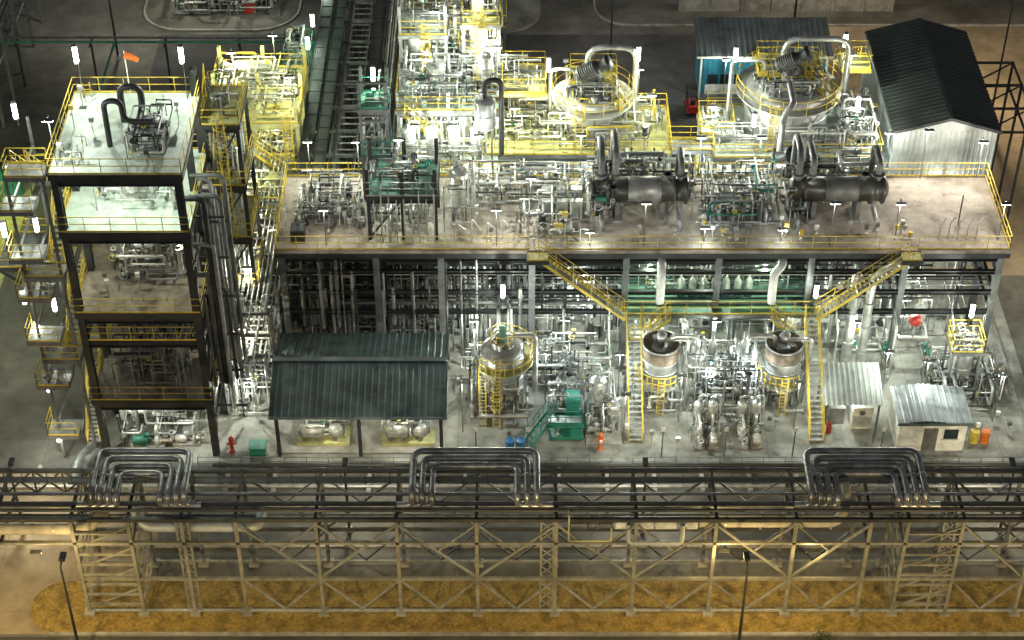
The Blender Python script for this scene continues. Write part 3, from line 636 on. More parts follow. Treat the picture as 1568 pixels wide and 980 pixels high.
def compressor(x,y):
    g=G('compressor_unit'); g.box(x-1.7,y-.8,.14,x+1.7,y+.8,.4,'olive_plate')
    g.lathe((x-1.5,y-.3,1.1),(1,0,0),[(0,0),(.4,.05),(.5,.2),(.5,1.4),(.35,1.5),(.12,1.6),(.12,1.9),(.4,1.95),(.45,2.6),(.2,2.8),(0,2.8)],'cladding_dull',18)
    for k in (-1.2,-.4,.8): g.box(x+k-.1,y-.6,.4,x+k+.1,y+.1,.8,'steel_grey')
    g.lathe((x-1.2,y+.8,1.3),(1,0,0),[(0,0),(.3,.08),(.35,.2),(.35,1.8),(.3,1.95),(0,2)],'green_paint',14); clutter(g,(x-1.6,x+1.6,y-.6,y+1,.5,2.2),18,(.04,.09),PM); g.done()
compressor(-12.2,-12); compressor(-6.7,-12); compressor(-9.4,-9)
g=G('warehouse'); a,b,c,d=26.2,33.2,6,18.8; e,r_=11.9,13.0; m_=29.8
corr(g,(a-.2,d+.1,e),(a-.2,c-.3,e),(m_,c-.3,r_),(m_,d+.1,r_),'roof_black',.45); corr(g,(m_,d+.1,r_),(m_,c-.3,r_),(b+.2,c-.3,e),(b+.2,d+.1,e),'roof_black',.45)
corr(g,(a,c,0),(b,c,0),(b,c,e-.05),(a,c,e-.05),'wall_sheet',.35); corr(g,(a,d,0),(a,c,0),(a,c,e-.05),(a,d,e-.05),'wall_sheet',.35); corr(g,(b,c,0),(b,d,0),(b,d,e-.05),(b,c,e-.05),'wall_sheet',.35)
g.add([(a,c-.01,e-.05),(b,c-.01,e-.05),(m_,c-.01,r_-.06)],[(0,1,2)],'wall_sheet'); g.box(a,d,0,b,d+.1,e-.1,'wall_sheet')
g.beam((a-.2,c-.33,e-.02),(m_,c-.33,r_-.02),.06,.22,'steel_dark'); g.beam((m_,c-.33,r_-.02),(b+.2,c-.33,e-.02),.06,.22,'steel_dark'); g.box(m_-.15,c-.3,r_+.02,m_+.15,d,r_+.07,'roof_black')
g.box(a-.3,c-.3,e-.12,a-.2,d,e+.02,'roof_grey'); g.done()
g=G('steel_frame')
for y in (10,13,16):
    for x in (36.4,): g.hcol(x,y,0,11,.16,'steel_dark')
    for z in (9,11): g.beam((33.3,y,z),(36.5,y,z),.12,.16,'steel_dark')
    g.beam((33.4,y,9),(36.4,y,11),.09,.09,'steel_dark')
for z in (9,11): g.beam((36.4,10,z),(36.4,16,z),.12,.16,'steel_dark')
g.done()
g=G('workshop_building'); a,b,c,d=15.2,25.3,28.8,32.2
corr(g,(a-.4,c-.9,4.1),(b+.4,c-.9,4.1),(b+.4,d+.4,4.9),(a-.4,d+.4,4.9),'roof_grey',.45); corr(g,(a,c,0),(b,c,0),(b,c,4.1),(a,c,4.1),'blue_wall',.4)
g.box(a,c+.05,0,a+.1,d,4.2,'blue_wall'); g.box(b-.1,c+.05,0,b,d,4.2,'blue_wall'); g.box(a,d-.1,0,b,d,4.7,'blue_wall')
for x in (15.9,16.9,17.9): g.box(x,c-.1,1.0,x+.8,c-.05,1.9,'glass_dark'); g.box(x-.05,c-.13,.92,x+.85,c-.103,.99,'white_paint')
g.box(15.7,c-.09,0,18.9,c-.052,.9,'white_paint'); g.box(19.4,c-.12,0,20.4,c-.06,2.1,'white_paint'); g.box(a-.4,c-.98,3.95,b+.4,c-.9,4.12,'white_paint')
for x in (a,b): g.hcol(x,c-.7,0,4,.15,'white_paint')
g.done()
g=G('forklift'); g.box(14.0,25.4,.3,14.9,26.7,.9,'red_paint'); g.box(14.1,25.5,1.8,14.8,26.4,1.86,'steel_dark')
for x in (14.05,14.8):
    for y in (25.5,26.3): g.beam((x,y,.9),(x,y,1.8),.06,.06,'steel_dark')
    g.beam((x,26.8,0.1),(x,26.8,2.1),.08,.1,'steel_dark'); g.box(x-.05,26.85,.08,x+.07,27.7,.13,'steel_dark')
    for y in (25.7,26.4): g.lathe((x-.1,y,.28),(1,0,0),[(0,0),(.28,0),(.28,.22),(0,.22)],'asphalt',12)
g.box(14.3,25.7,.9,14.7,26,1.3,'steel_dark'); g.done()
g=G('equipment_shed'); corr(g,(20.0,-11.6,2.6),(23.9,-11.6,2.6),(24,-8.0,3.1),(20.1,-8.0,3.1),'wall_sheet',.32,.05)
for x in (20.3,23.7):
    for y in (-11.2,-8.3): g.hcol(x,y,0,2.6 if y<-9 else 3,.12,'steel_grey')
g.box(20.4,-8.4,0,23.6,-8.3,2.6,'white_paint'); g.box(22.1,-11.1,.05,23.4,-9.4,1.9,'white_paint'); g.box(22.2,-11.13,.3,23.3,-11.103,1.2,'cladding'); g.lathe((22.7,-11.14,1.5),(0,-1,0),[(0,0),(.2,0),(.2,.03),(0,.03)],'steel_grey',12); g.box(20.7,-10.6,.05,21.7,-9.6,1.4,'cladding_dull')
g.done()
g=G('fire_extinguisher'); g.lathe((20.6,-11.4,0),(0,0,1),[(0,0),(.16,0),(.16,.8),(.06,.95),(.04,1.05),(0,1.05)],'red_paint',12); g.pipe([(20.6,-11.4,1),(20.6,-11.6,1.05),(20.75,-11.6,.5)],.02,'steel_dark'); g.done()
g=G('control_cabin'); a,b,c,d=24.7,29,-13.2,-10.1
g.box(a,c,.1,b,d,2.6,'white_paint'); corr(g,(a-.2,c-.25,2.72),(26.3,c-.25,2.95),(26.3,d+.2,2.95),(a-.2,d+.2,2.72),'roof_grey',.4,.03); corr(g,(26.3,c-.25,2.95),(b+.25,c-.25,2.65),(b+.25,d+.2,2.65),(26.3,d+.2,2.95),'roof_grey',.4,.03)
g.box(a-.22,c-.32,2.58,b+.25,c-.25,2.82,'roof_green'); g.box(26.3,c-.04,.15,27.2,c-.003,2.1,'steel_grey'); g.box(27.6,c-.03,1.2,28.5,c-.003,2,'glass_dark'); g.box(27.5,c-.05,1.1,28.6,c-.031,1.18,'cladding'); g.box(a-.05,c-.05,0,b+.05,d+.05,.1,'kerb_concrete')
g.done()

# ------------------------------------------------------------ ground equipment in front
g=G('mixing_tank'); vessel(g,-.6,-8.8,1.6,5.6,1.4,'cladding_dull',1.6,n=28); ringplat(g,-.6,-8.8,4.3,1.4,2.0,'olive_plate',n=24,a0=-2.4,a1=1.2); ringplat(g,-.6,-8.8,5.5,.2,.8,'galvanised',n=12,h=1.0)
g.lathe((-.6,-8.8,5.5),(0,0,1),[(.3,0),(.3,.5),(.42,.52),(.42,.65),(.25,.7),(.25,1.3),(0,1.4)],'green_plate',14); g.ladder(-1.0,-11.1,0,5.2); g.ladder(-1.9,-10.9,0,4.4,cage=False); clutter(g,(-2.6,1.6,-11,-6.6,.2,4),36,(.04,.1),PM+['steel_dark']); g.done()
def kettle(x,y):
    g=G('insulated_kettle'); vessel(g,x,y,1.2,4.6,1.15,'cladding_dull',1.2,n=28); g.lathe((x,y,4.3),(0,0,1),[(1.17,-.6),(1.22,0),(1.22,.5),(1.1,.52),(1.05,.2),(0,.25)],'rust',28)
    for z in (1.9,2.9,3.7,4.78): g.lathe((x,y,z),(0,0,1),[(1.17,0),(1.25,0),(1.25,.08),(1.17,.08)],'galvanised',28)
    ringplat(g,x,y,2.0,1.2,1.65,'galvanised',n=18,a0=math.pi,a1=math.pi*1.7); g.lathe((x,y,4.4),(0,0,1),[(.2,0),(.2,.7),(.32,.72),(.32,1.2),(0,1.3)],'cladding_dull',12)
    s_=1 if x<14 else -1
    g.pipe([(x+.6*s_,y,4.5),(x+.6*s_,y,5.4),(x+2.4*s_,y,5.4),(x+2.4*s_,y,3)],.15,'cladding',bend=.5)
    g.ladder(x,y-1.9,0,2.2,cage=False); clutter(g,(x-1.6,x+1.6,y-1.8,y+1.5,.2,2.2),20,(.04,.09)); g.done()
kettle(9.7,-8); kettle(17.7,-8)
g=G('reboiler_manifold')
for i,x in enumerate((11.9,12.5,13.1,14.6,15.2,15.8)): 
    g.lathe((x,-7.4-(i%2)*.7,1.2),(0,0,1),[(0,0),(.25,.1),(.27,.3),(.27,2.9),(.2,3.2),(.1,3.3),(.1,4),(0,4)],'cladding',14); g.beam((x-.3,-7.4-(i%2)*.7,0),(x-.3,-7.4-(i%2)*.7,2),.1,.1,'steel_grey'); g.beam((x+.3,-7.4-(i%2)*.7,0),(x+.3,-7.4-(i%2)*.7,2),.1,.1,'steel_grey')
clutter(g,(11.4,16.4,-10,-6,.3,4.2),80,(.04,.1),PM+PD); g.done()
for x,mm in ((12.1,'white_paint'),(13.0,'cladding'),(14.9,'white_paint'),(15.8,'cladding')):
    g=G('process_pump'); pump(g,x,-12.1,0,1.5,mm,1.57 if mm=='cladding' else -1.57); vessel(g,x,-10.9,.9,2.3,.32,'cladding',.8,n=12,bands=False); clutter(g,(x-.5,x+.5,-12.4,-10.4,.3,1.6),8,(.03,.05)); g.done()
g=G('dosing_skid'); g.box(2.4,-12.2,.1,4.6,-9.0,.35,'green_paint'); g.box(3.5,-11.2,.35,4.4,-10.2,2.7,'teal_paint')
for i in range(7): g.box(3.47,-11.23,.6+i*.3,4.43,-11.203,.66+i*.3,'green_paint')
g.stair((2.6,-11.2,1.6),(1.0,-12.6,.1),.7,'teal_paint','teal_paint'); g.plat(2.3,4.6,-12.3,-11.5,1.6,'galvanised','green_paint','SE','teal_paint'); clutter(g,(2.4,4.6,-10.9,-8.6,.4,2.9),26,(.04,.07),['galvanised','cladding','steel_grey']); g.done()
g=G('filter_skid'); vessel(g,5.6,-9.4,1,3,.55,'cladding',.9); vessel(g,6.6,-11,.8,2.2,.4,'cladding_dull',.7); pump(g,5.5,-11.6,0,1.2,'cladding'); clutter(g,(4.9,7,-11.6,-7.2,.3,2.6),34,(.04,.09)); g.box(4.8,-12.6,0,7.1,-7,.1,'kerb_concrete'); g.done()
g=G('yard_piping'); clutter(g,(-3.4,7,-7.4,-5.4,.3,4),50,(.04,.09),PM+PD); clutter(g,(27.5,32.5,-9.5,-5,.3,2.6),56,(.04,.09),PM+PD); instruments(g,(-4,33,-13.2,-6,0),46)
for i in range(10):
    x=R.uniform(-3,31); g.pipe([(x,-6.2,0),(x,-6.2,R.uniform(3,5)),(x,-4.8,5)],R.choice([.06,.09,.12]),'cladding')
g.done()
g=G('vent_duct')
g.pipe([(22.6,-4.6,0),(22.6,-4.6,8),(22.6,-4,8.6),(22.6,-3,8.6)],.36,'cladding',bend=.8); g.pipe([(23.4,-5.4,0),(23.4,-5.4,8.2),(25,-5.4,9.4),(25,-4,9.4)],.3,'cladding',bend=.9)
for z in (2,4,6): g.cyl((22.6,-4.6,z),(22.6,-4.6,z+.12),.44,'galvanised',14); g.cyl((23.4,-5.4,z),(23.4,-5.4,z+.12),.38,'galvanised',14)
g.done()
g=G('vent_duct'); g.pipe([(9.7,-5.3,6),(9.7,-5.3,9.1),(9.7,-2,9.1)],.28,'white_paint',bend=.8); g.pipe([(17,-5.3,6),(17,-5.3,8.4),(17.5,-5.3,9.1),(17.5,-2,9.1)],.28,'white_paint',bend=.8); g.done()
g=G('small_reactor'); vessel(g,29.6,-7.4,1.2,4,.8,'cladding_dull',1.2); g.plat(28.6,30.6,-8.4,-6.4,4.3,'galvanised','steel_grey'); 
for x in (28.7,30.5):
    for y in (-8.3,-6.5): g.hcol(x,y,0,4.1,.14,'steel_grey')
clutter(g,(28.8,30.4,-8.2,-6.6,4.4,5.6),14,(.04,.07),PM); g.done()
g=G('valve_actuator'); g.lathe((27,-4.2,3.2),(0,0,1),[(0,0),(.35,.05),(.42,.3),(.35,.6),(0,.7)],'red_paint',16); g.cyl((27,-4.2,2),(27,-4.2,3.2),.08,'galvanised'); g.pipe([(26,-4.2,2),(28,-4.2,2)],.14,'cladding',fl=True); g.done()
DR=[(.29,0),(.3,.02),(.29,.04),(.29,.28),(.305,.3),(.29,.32),(.29,.58),(.305,.6),(.29,.62),(.29,.86),(.3,.9),(.27,.88),(0,.87)]
for x,y,m2 in ((-.15,-13,'blue_paint'),(.55,-13,'blue_paint'),(29.9,-12.2,'yellow_paint'),(30.6,-12.2,'orange_paint')):
    g=G('oil_drum'); g.lathe((x,y,0),(0,0,1),DR,m2,18); g.done()
g=G('fire_hydrant'); g.lathe((5.7,-12.9,0),(0,0,1),[(.2,0),(.2,.08),(.12,.1),(.12,.9),(.18,.95),(.18,1.2),(.1,1.35),(0,1.4)],'orange_paint',12); g.cyl((5.4,-12.9,.75),(6,-12.9,.75),.08,'orange_paint'); g.cyl((5.7,-13.2,.85),(5.7,-12.9,.85),.1,'white_paint'); g.done()
g=G('fire_hydrant'); g.lathe((-18,-13.2,0),(0,0,1),[(.2,0),(.2,.08),(.12,.1),(.12,.9),(.18,.95),(.18,1.2),(.1,1.35),(0,1.4)],'red_paint',12); g.cyl((-18.3,-13.2,.75),(-17.7,-13.2,.75),.08,'red_paint'); g.done()
g=G('waste_skip'); g.box(-16.8,-13.8,.1,-15.8,-13.0,.8,'green_paint'); g.box(-16.85,-13.85,.8,-15.75,-12.95,.9,'teal_paint'); g.done()
for x in (-2.3,1.0,9.6,13.6,18.0,23.6):
    g=G('marker_post'); g.cyl((x,-13.6,0),(x,-13.6,2.6),.05,'steel_grey',6); g.box(x-.12,-13.72,2.3,x+.12,-13.66,2.6,'white_paint'); g.done()
g=G('low_pipe_track')
for i,(y,r) in enumerate(((-15.0,.14),(-16.2,.08),(-16.9,.1))): g.pipe([(-19 if i<1 else -60,y,.6),(60,y,.6)],r,'steel_dark' if i<1 else 'cladding_dull')
for x in range(-57,60,3): g.box(x-.12,-17.2,0,x+.12,-14.8,.42,'kerb_concrete')
g.rail([(-20,-14.6,0),(34,-14.6,0)],'steel_grey',.9,toe=False); g.done()
g=G('curved_duct'); g.pipe([(-26.5,-13,.5),(-27.4,-14.6,.5),(-27.4,-16.5,.4)],.55,'steel_grey',bend=1.2); g.done()

# ------------------------------------------------------------ front pipe bridge
g=G('pipe_bridge'); YF,YB=-26.8,-22.9
PX=[-24.8,-21.6,-18.6,-15.56,-11.05,-6.5,-2.0,2.5,7.0,11.5,16.0,20.2,22.3,25.4,29.5,34,38.5]
EX=[-48,-42.5,-38,-33.5,-29]
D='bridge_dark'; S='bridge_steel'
for Y in (YF,YB):
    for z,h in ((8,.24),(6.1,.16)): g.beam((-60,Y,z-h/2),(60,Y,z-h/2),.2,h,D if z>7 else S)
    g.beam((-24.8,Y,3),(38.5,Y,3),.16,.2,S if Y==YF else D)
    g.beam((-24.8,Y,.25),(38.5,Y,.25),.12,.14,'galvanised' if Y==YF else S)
    for i,x in enumerate(PX):
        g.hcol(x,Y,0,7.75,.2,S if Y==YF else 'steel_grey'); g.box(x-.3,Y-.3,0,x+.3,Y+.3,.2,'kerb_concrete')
        if i<len(PX)-1:
            x2=PX[i+1]; xm=(x+x2)/2
            if x2-x>3.5:
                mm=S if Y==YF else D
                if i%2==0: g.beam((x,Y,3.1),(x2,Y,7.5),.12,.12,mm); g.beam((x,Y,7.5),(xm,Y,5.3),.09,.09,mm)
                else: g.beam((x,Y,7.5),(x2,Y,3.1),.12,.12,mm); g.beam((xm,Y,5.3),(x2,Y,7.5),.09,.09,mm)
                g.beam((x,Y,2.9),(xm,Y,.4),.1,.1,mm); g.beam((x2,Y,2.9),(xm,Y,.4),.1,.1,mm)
for (a,b) in ((-24.8,-21.6),(22.3,25.4)):
    for Y in (YF,):
        for k in range(8): g.beam((a,Y,.8+k*.85),(b,Y,.8+k*.85),.12,.14,S)
        for k in range(4): 
            g.beam((a,Y,.5+k*1.7),(b,Y,2.2+k*1.7),.08,.1,S)
    for x in (a,b):
        for k in range(4): g.beam((x,YF,.5+k*1.8),(x,YB,2.2+k*1.8),.1,.1,S); g.beam((x,YF,.5+k*1.8),(x,YB,.5+k*1.8),.1,.1,S)
for a in (-18.6,2.0,24.7):
    for k in range(10):
        g.beam((a-.35,YF+.1,.4+k*.72),(a+.35,YF+.1,1.1+k*.72),.06,.06,S); g.beam((a+.35,YF+.1,.4+k*.72),(a-.35,YF+.1,1.1+k*.72),.06,.06,S)
    for k in (-.35,.35): g.beam((a+k,YF+.1,0),(a+k,YF+.1,7.7),.1,.1,S)
XX=EX+PX+[43,47.5]
for i,x in enumerate(XX):
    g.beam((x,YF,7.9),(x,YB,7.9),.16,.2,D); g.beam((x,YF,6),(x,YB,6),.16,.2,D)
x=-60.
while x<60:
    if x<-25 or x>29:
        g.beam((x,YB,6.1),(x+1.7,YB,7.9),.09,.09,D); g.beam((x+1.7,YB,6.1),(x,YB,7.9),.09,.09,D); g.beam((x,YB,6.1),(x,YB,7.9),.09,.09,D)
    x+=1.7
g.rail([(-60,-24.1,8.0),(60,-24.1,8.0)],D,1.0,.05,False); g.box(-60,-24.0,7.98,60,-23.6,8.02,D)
g.done()
g=G('bridge_pipelines')
for y,z,r,m2 in ((-26.3,8.12,.1,D),(-25.8,8.15,.13,D),(-25.0,8.12,.09,'cladding_dull'),(-24.2,6.3,.17,'cladding_dull'),(-25.0,6.3,.15,'steel_grey')):
    g.pipe([(-60,y,z),(60,y,z)],r,m2)
g.pipe([(-60,-26.3,6.6),(-24.2,-26.3,6.6),(-23.4,-26.3,7.4),(-23.4,-25.2,7.4),(-23.4,-25.2,6.2)],.33,'pipe_cream',bend=.8)
g.pipe([(-21.5,-25.4,7.4),(-20.9,-26.2,6.7),(-14.3,-26.2,6.7),(-14.3,-25,6.7)],.3,'wall_sheet',bend=.6)
g.pipe([(5.8,-26.2,7.0),(10.5,-26.2,7.0)],.36,'white_paint'); g.pipe([(10.6,-26.25,7.1),(18.6,-26.25,7.1),(19,-25.3,8.2),(19,-24.4,8.2)],.29,'pipe_cream',bend=.8)
g.pipe([(6.6,-26.6,7.3),(6.6,-26.9,6.1),(9.6,-26.9,6.1),(9.6,-26.9,7.6)],.15,'wall_sheet',bend=.3)
for x in range(-58,-25,4): g.cyl((x,-26.3,6.6),(x+.1,-26.3,6.6),.35,'galvanised',14)
for x in (6.5,8,9.8,12,14,16,18): g.cyl((x,-26.2,7.02),(x+.1,-26.2,7.02),.39,'galvanised',14)
g.done()
g=G('yellow_valve_manifold')
a,b=3.2,5.6
g.pipe([(a,-26.5,8.3),(a,-26.95,8.3),(a,-26.95,6.3),(b,-26.95,6.3),(b,-26.95,7.4)],.055,'olive_plate')
g.valve((4.5,-26.5,7.2),(1,0,0),.16,'steel_grey','olive_plate'); g.pipe([(3.3,-26.5,7.2),(5.7,-26.5,7.2)],.13,'steel_grey',fl=True); g.done()
def loop(xa,xb,n,m2,sp=.5):
    g=G('expansion_loop')
    for i in range(n):
        a=xa+i*sp; b=xb-i*sp; yb=-22.7-i*.5; z=9.3-i*.1; r=.2
        g.pipe([(a-.9,-26.0,8.25),(a,-26.0,8.25),(a,-26,z-.1),(a,yb,z),(b,yb,z),(b,-26,z-.1),(b,-26,8.25),(b+.9,-26.0,8.25)],r,m2,bend=.6)
        for x in (a,b): g.lathe((x,-24.6,z-.06),(0,1,0),[(r,0),(r+.03,0),(r+.03,.06),(r,.06)],'galvanised',14)
    for x in (xa+1,xb-1): 
        g.beam((x,-24.6,8),(x,-24.6,9),.15,.15,D); g.beam((x-1.2,-24.6,9),(x+1.2,-24.6,9),.15,.15,D)
    g.done()
loop(-23.6,-18.4,4,'loop_cladding',.46); loop(-5.6,1.4,3,'loop_cladding',.55); loop(16.8,23.2,4,'loop_cladding',.5)

for (x,y,s) in ((17.8,-29.4,.7),(-6,-29.8,.5)):
    g=G('shrub')
    for i in range(8):
        a=R.uniform(0,6.28); g.tube([(x,y,0),(x+.2*math.cos(a)*s,y+.2*math.sin(a)*s,.6*s),(x+.5*math.cos(a)*s,y+.5*math.sin(a)*s,1.1*s)],[.04,.025,.01],'rust',5)
    for i in range(420):
        a=R.uniform(0,6.28);rr_=R.uniform(.1,.8)*s; p=V((x+rr_*math.cos(a),y+rr_*math.sin(a),R.uniform(.3,1.7)*s)); q=[p+V((R.uniform(-.09,.09),R.uniform(-.09,.09),R.uniform(-.09,.09))) for _ in range(3)]; g.add(q,[(0,1,2)],'foliage_dark')
    g.done()

# ------------------------------------------------------------ lamps
def street(x,y,h,e,col,arm=1.2,tilt=20):
    g=G('street_lamp'); g.tube([(x,y,0),(x,y,h)],[.11,.06],'steel_dark',8); g.cyl((x,y,0),(x,y,.4),.2,'kerb_concrete',10)
    g.pipe([(x,y,h-.1),(x,y,h+.1),(x,y+arm,h+.2)],.05,'steel_dark'); g.box(x-.16,y+arm-.1,h+.1,x+.16,y+arm+.5,h+.26,'steel_dark'); g.box(x-.12,y+arm,h+.06,x+.12,y+arm+.4,h+.097,'tube_sodium')
    o=g.done(); L=bpy.data.lights.new('bulb','SPOT'); L.energy=e; L.color=col; L.shadow_soft_size=.12; L.spot_size=math.radians(140); L.spot_blend=.8
    lo=bpy.data.objects.new('bulb',L); sc.collection.objects.link(lo); lo.parent=o; lo.location=V((x,y+arm+.2,h-.05))-V(o.location); lo.rotation_euler=(math.radians(tilt),0,0)
for x in (-24.7,12.9): street(x,-30.3,7.7,900,SO,.5)
for x in (-26,-12,1,13,25,37): street(x,-37.5,7.6,3000,SO,tilt=50)  # unseen extra row, added out of view to light the ochre strip
street(-38,-37.5,7.6,2600,SO,tilt=50)  # unseen like the row above, added to extend its light leftwards
street(38,24,11,6500,(1,.78,.48)); street(40,2,10,3000,(1,.82,.55)); street(-38,-6,10,2600,(.95,1,.7)); street(24,38,9,2000,(1,.9,.7)); street(-33,34,9,2200,(1,.95,.8)); street(8,30,9,2200,(1,.93,.8))
for x in (-30,-10,8,30): street(x,-20.2,5.2,1500,(1,.92,.70),.4)  # added fill lamps behind the bridge, brighten the pale ground
for x,z in ((-32,5.6),(-27,5.6),(12,5.7),(17,5.7)): lamp(x,-27.2,z,'h',160,SO,name='bulkhead_lamp')
g=G('lamp_post'); g.tube([(4,18.5,0),(4,18.5,9.5)],[.09,.05],'galvanised',8); g.box(3.8,18.4,9.5,4.2,18.6,9.7,'white_paint'); g.done()
for x,y,z in ((-29.3,-11,20.5),(-29.2,-8,22.8),(-29.6,-13.2,18.0),(-29,-9,15.2),(-29.2,-13.5,13.2),(-29,-12.8,10.2),(-28.9,-9,8.9),(-28.9,-13.4,6),(-28.9,-13.6,1.9)): lamp(x,y,z,'v',130,WH,post=z-1.2)
for x,y in ((-25.6,-6),(-19.4,-6)): lamp(x,y,25.4,'v',540,WH,post=22.2)
lamp(-25.9,-13,25.4,'h',420,WH,post=22.2)
for x,y in ((-24,-12),(-20.5,-7),(-24,-7),(-20.5,-12)): lamp(x,y,21.6,'h',300,WH)
for x,y in ((-24,-11.5),(-20.5,-8)): lamp(x,y,17.3,'h',260,WM)
lamp(-22,-8,10.6,'h',60,WM); lamp(-24.5,-12.6,3.9,'h',320,WH); lamp(-21,-12.8,3.9,'h',320,WH)
for x,y,z in ((-17,-6,9.4),(-17.3,-8,6),(-16.8,-1,10)): lamp(x,y,z,'h',300,WM,post=0)
lamp(-17.2,-9.6,2.9,'h',240,WH); lamp(-17.5,-2.2,20,'h',260,GY)
for x,y,z in ((-19.8,13,13.7),(-17,14.5,14.2),(-15.4,10,13.6),(-20.4,9,13.2)): lamp(x,y,z,'h',380,GY,post=11)
for x,y,z in ((-19.5,9,10.4),(-16.5,9,10.4),(-19.5,8.6,6.6),(-16.5,8.6,6.6),(-18,10,2.9)): lamp(x,y,z,'h',280,GY)
lamp(-18,4,10,'h',260,GY,post=7)
for x,y,z in ((-15,18,11.5),(-15,22,11),(-14.8,30,10.2)): lamp(x,y,z,'v',110,GR,post=9)
for x,y,z in ((-13.6,2.7,13.2),(-10.3,2.7,13.2),(-2.2,2.8,13.6),(1.2,-2,13.6),(4.6,2.9,13.6),(12.6,2.9,13.4),(16.6,2.9,13.4)): lamp(x,y,z,'h',330,WH,post=10)
for x,y,z in ((-7.2,-2,16.6),(-6,-2,13.0),(-8,-2,13.0)): lamp(x,y,z,'h',190,WH,post=10)
for x,y,z in ((5.0,-4.6,11.2),(12.4,-4.4,11.4),(17.4,-4.3,11.2)): lamp(x,y,z,'h',70,CO,post=10)
for x,y,z,e in ((27.6,2.8,14.0,620),(31.4,2.9,13,620),(31.5,-4,13,300),(24.8,-4,13,140),(-12,-4.6,13,140),(-1,-4.6,13,180),(8.5,-4.6,13.5,100),(20.5,-4.6,13.5,100)): lamp(x,y,z,'h',e,(1,.92,.80),post=10)
for x,y,z in ((.2,7,13.0),(-1.4,10.5,16.3),(2.8,11,13.5),(9.6,8,13.4),(8.9,11.3,13.4),(3.3,6.5,13)): lamp(x,y,z,'h',330,GY,post=10)
for x,y,z in ((8.7,10.2,15.4),(2.5,8.8,15.4)): lamp(x,y,z,'v',360,WH,post=10)
for x,y,z in ((-1.5,6.5,9.3),(2,6.2,9.3),(5.5,6.2,9.3),(9,6.2,9.3),(15,6,9.3),(19,6,9.3),(23,6,9.3),(12,5,8.5)): lamp(x,y,z,'h',340,CO if x>3 else WH)
for x,y,z,e in ((15.2,8.8,16.2,340),(22.9,10.6,16.2,340),(23.8,8,12.8,340),(16.5,6.2,12.6,240)): lamp(x,y,z,'v',e,WH,post=10)
for x,y,z,e in ((23.5,10.6,15,300),(13.8,7.8,12.6,200),(13.6,7.6,9.8,200)): lamp(x,y,z,'h',e,WH,post=8)
for x,y,z in ((-6.6,6.6,12.9),(-4,6.6,12.9),(-1.6,6.6,12.9),(-6,10,16.5),(-3.2,8,16.6),(-1,9,16.6),(-5.2,9,19.4),(-2.2,9.4,20.2)): lamp(x,y,z,'h',300,WH)
for x,y,z in ((-7,4,9.2),(-4.5,4,9.2),(-2,4,9.2),(-6.5,4,13.6),(-4,4,13.6)): lamp(x,y,z,'h',260,WH)
for x,y,z in ((-5,18,12.8),(-2.5,19,13),(-6,24,12),(-4,18.5,8.8),(-2.6,30.6,11.8),(-5.4,30.6,11.8),(-3,31,9)): lamp(x,y,z,'h',300,WM)
lamp(-9,2.9,18.4,'v',120,GR)
lamp(-.6,-5.8,7.4,'v',460,WH,post=5.6); lamp(29.9,-6.6,6.4,'v',480,WH,post=4.3); lamp(19.8,-5.6,7.2,'v',90,WH,post=5)
for x,y,z in ((9,-4.4,8.7),(13,-3,8.9),(16.5,-4.4,8.7)): lamp(x,y,z,'h',400,GR if x!=13 else WH)
for x,y,z in ((-2.5,-5.2,4.3),(3.5,-5.2,4.4),(9,-4.5,4.3),(13.5,-5.6,4.6),(18,-4.5,4.3),(23,-5.2,4.2),(26.5,-3,4.3),(30.5,-4,4.2),(5,-1,4.3),(12,-1,4.3),(20,-1,4.3),(28,0,4.3),(-2,0,4.2)): lamp(x,y,z,'h',400,WH)
for x,y,z in ((12.8,-9.4,3.9),(15.4,-9.4,3.9),(7.0,-8.7,4.4),(2.2,-8.6,4.4)): lamp(x,y,z,'h',280,CO,post=0)
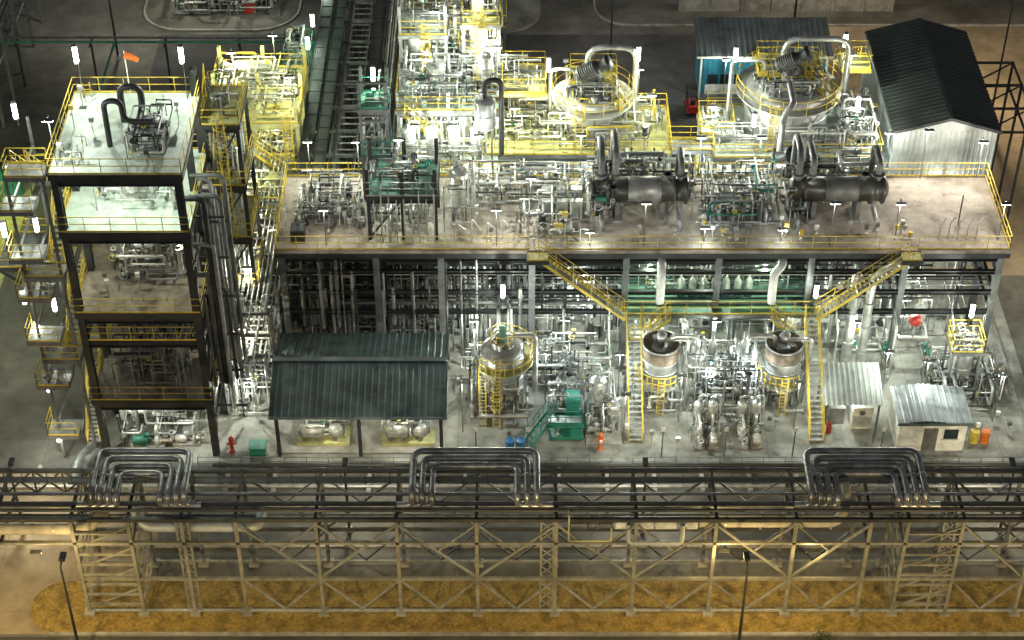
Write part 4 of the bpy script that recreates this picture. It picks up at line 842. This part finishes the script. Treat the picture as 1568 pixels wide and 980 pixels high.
for x,y,z in ((10.9,-10.6,4.2),(18.4,-11.2,4.2),(24.4,-8.7,4.6),(-3.2,-11.5,4.4),(7.2,-12.6,4.4)): lamp(x,y,z,'h',300,WH,post=0)
lamp(22,-10.5,2.3,'h',100,WH); lamp(27,-9.2,4.2,'h',260,WH,post=0); lamp(31.5,-10.5,4.2,'h',260,WH,post=0)
for x in (-12.5,-7): lamp(x,-12.6,3.4,'h',180,WM)
lamp(25.6,5.2,12.2,'h',260,WH,post=10); lamp(30,4.6,7.5,'h',200,WH,post=0); lamp(17,26.6,4.6,'h',300,WH,post=0); lamp(22.5,26.6,4.6,'h',300,WH,post=0)  # added lamps to lighten the warehouse gable and the blue workshop wall
lamp(-24,43,4.3,'h',420,WM,post=0); lamp(-28,42,4.2,'h',350,WM,post=0); lamp(-38,12,4.5,'h',420,(.8,1,.25),post=0); lamp(-20,40.5,4,'h',200,WH,post=0)

# ------------------------------------------------------------ world
w=bpy.data.worlds.new('World'); sc.world=w; w.use_nodes=True; n=w.node_tree.nodes; bg=n['Background']
sk=n.new('ShaderNodeTexSky'); sk.sky_type='NISHITA'; sk.sun_disc=False; sk.sun_elevation=math.radians(10); sk.sun_rotation=math.radians(200)
hs=n.new('ShaderNodeHueSaturation'); hs.inputs['Saturation'].default_value=.2
w.node_tree.links.new(sk.outputs['Color'],hs.inputs['Color']); w.node_tree.links.new(hs.outputs['Color'],bg.inputs['Color']); bg.inputs['Strength'].default_value=.042
s=bpy.data.lights.new('fill_sun','SUN'); s.energy=.04; s.angle=math.radians(3); s.color=(1,.93,.82); so=bpy.data.objects.new('fill_sun',s); so.rotation_euler=(math.radians(35),math.radians(-15),0); sc.collection.objects.link(so)  # added warm fill sun to offset the blue ambient, not a real moon
# ------------------------------------------------------------ camera
cd=bpy.data.cameras.new('camera'); cam=bpy.data.objects.new('camera',cd); sc.collection.objects.link(cam); sc.camera=cam
cd.sensor_width=36; cd.lens=36*2850/1568; cd.clip_end=2000; cam.location=(0,-99.6,83.6); cam.rotation_euler=(math.radians(50),0,0)
print('VERTS',sum(len(m.vertices) for m in bpy.data.meshes))
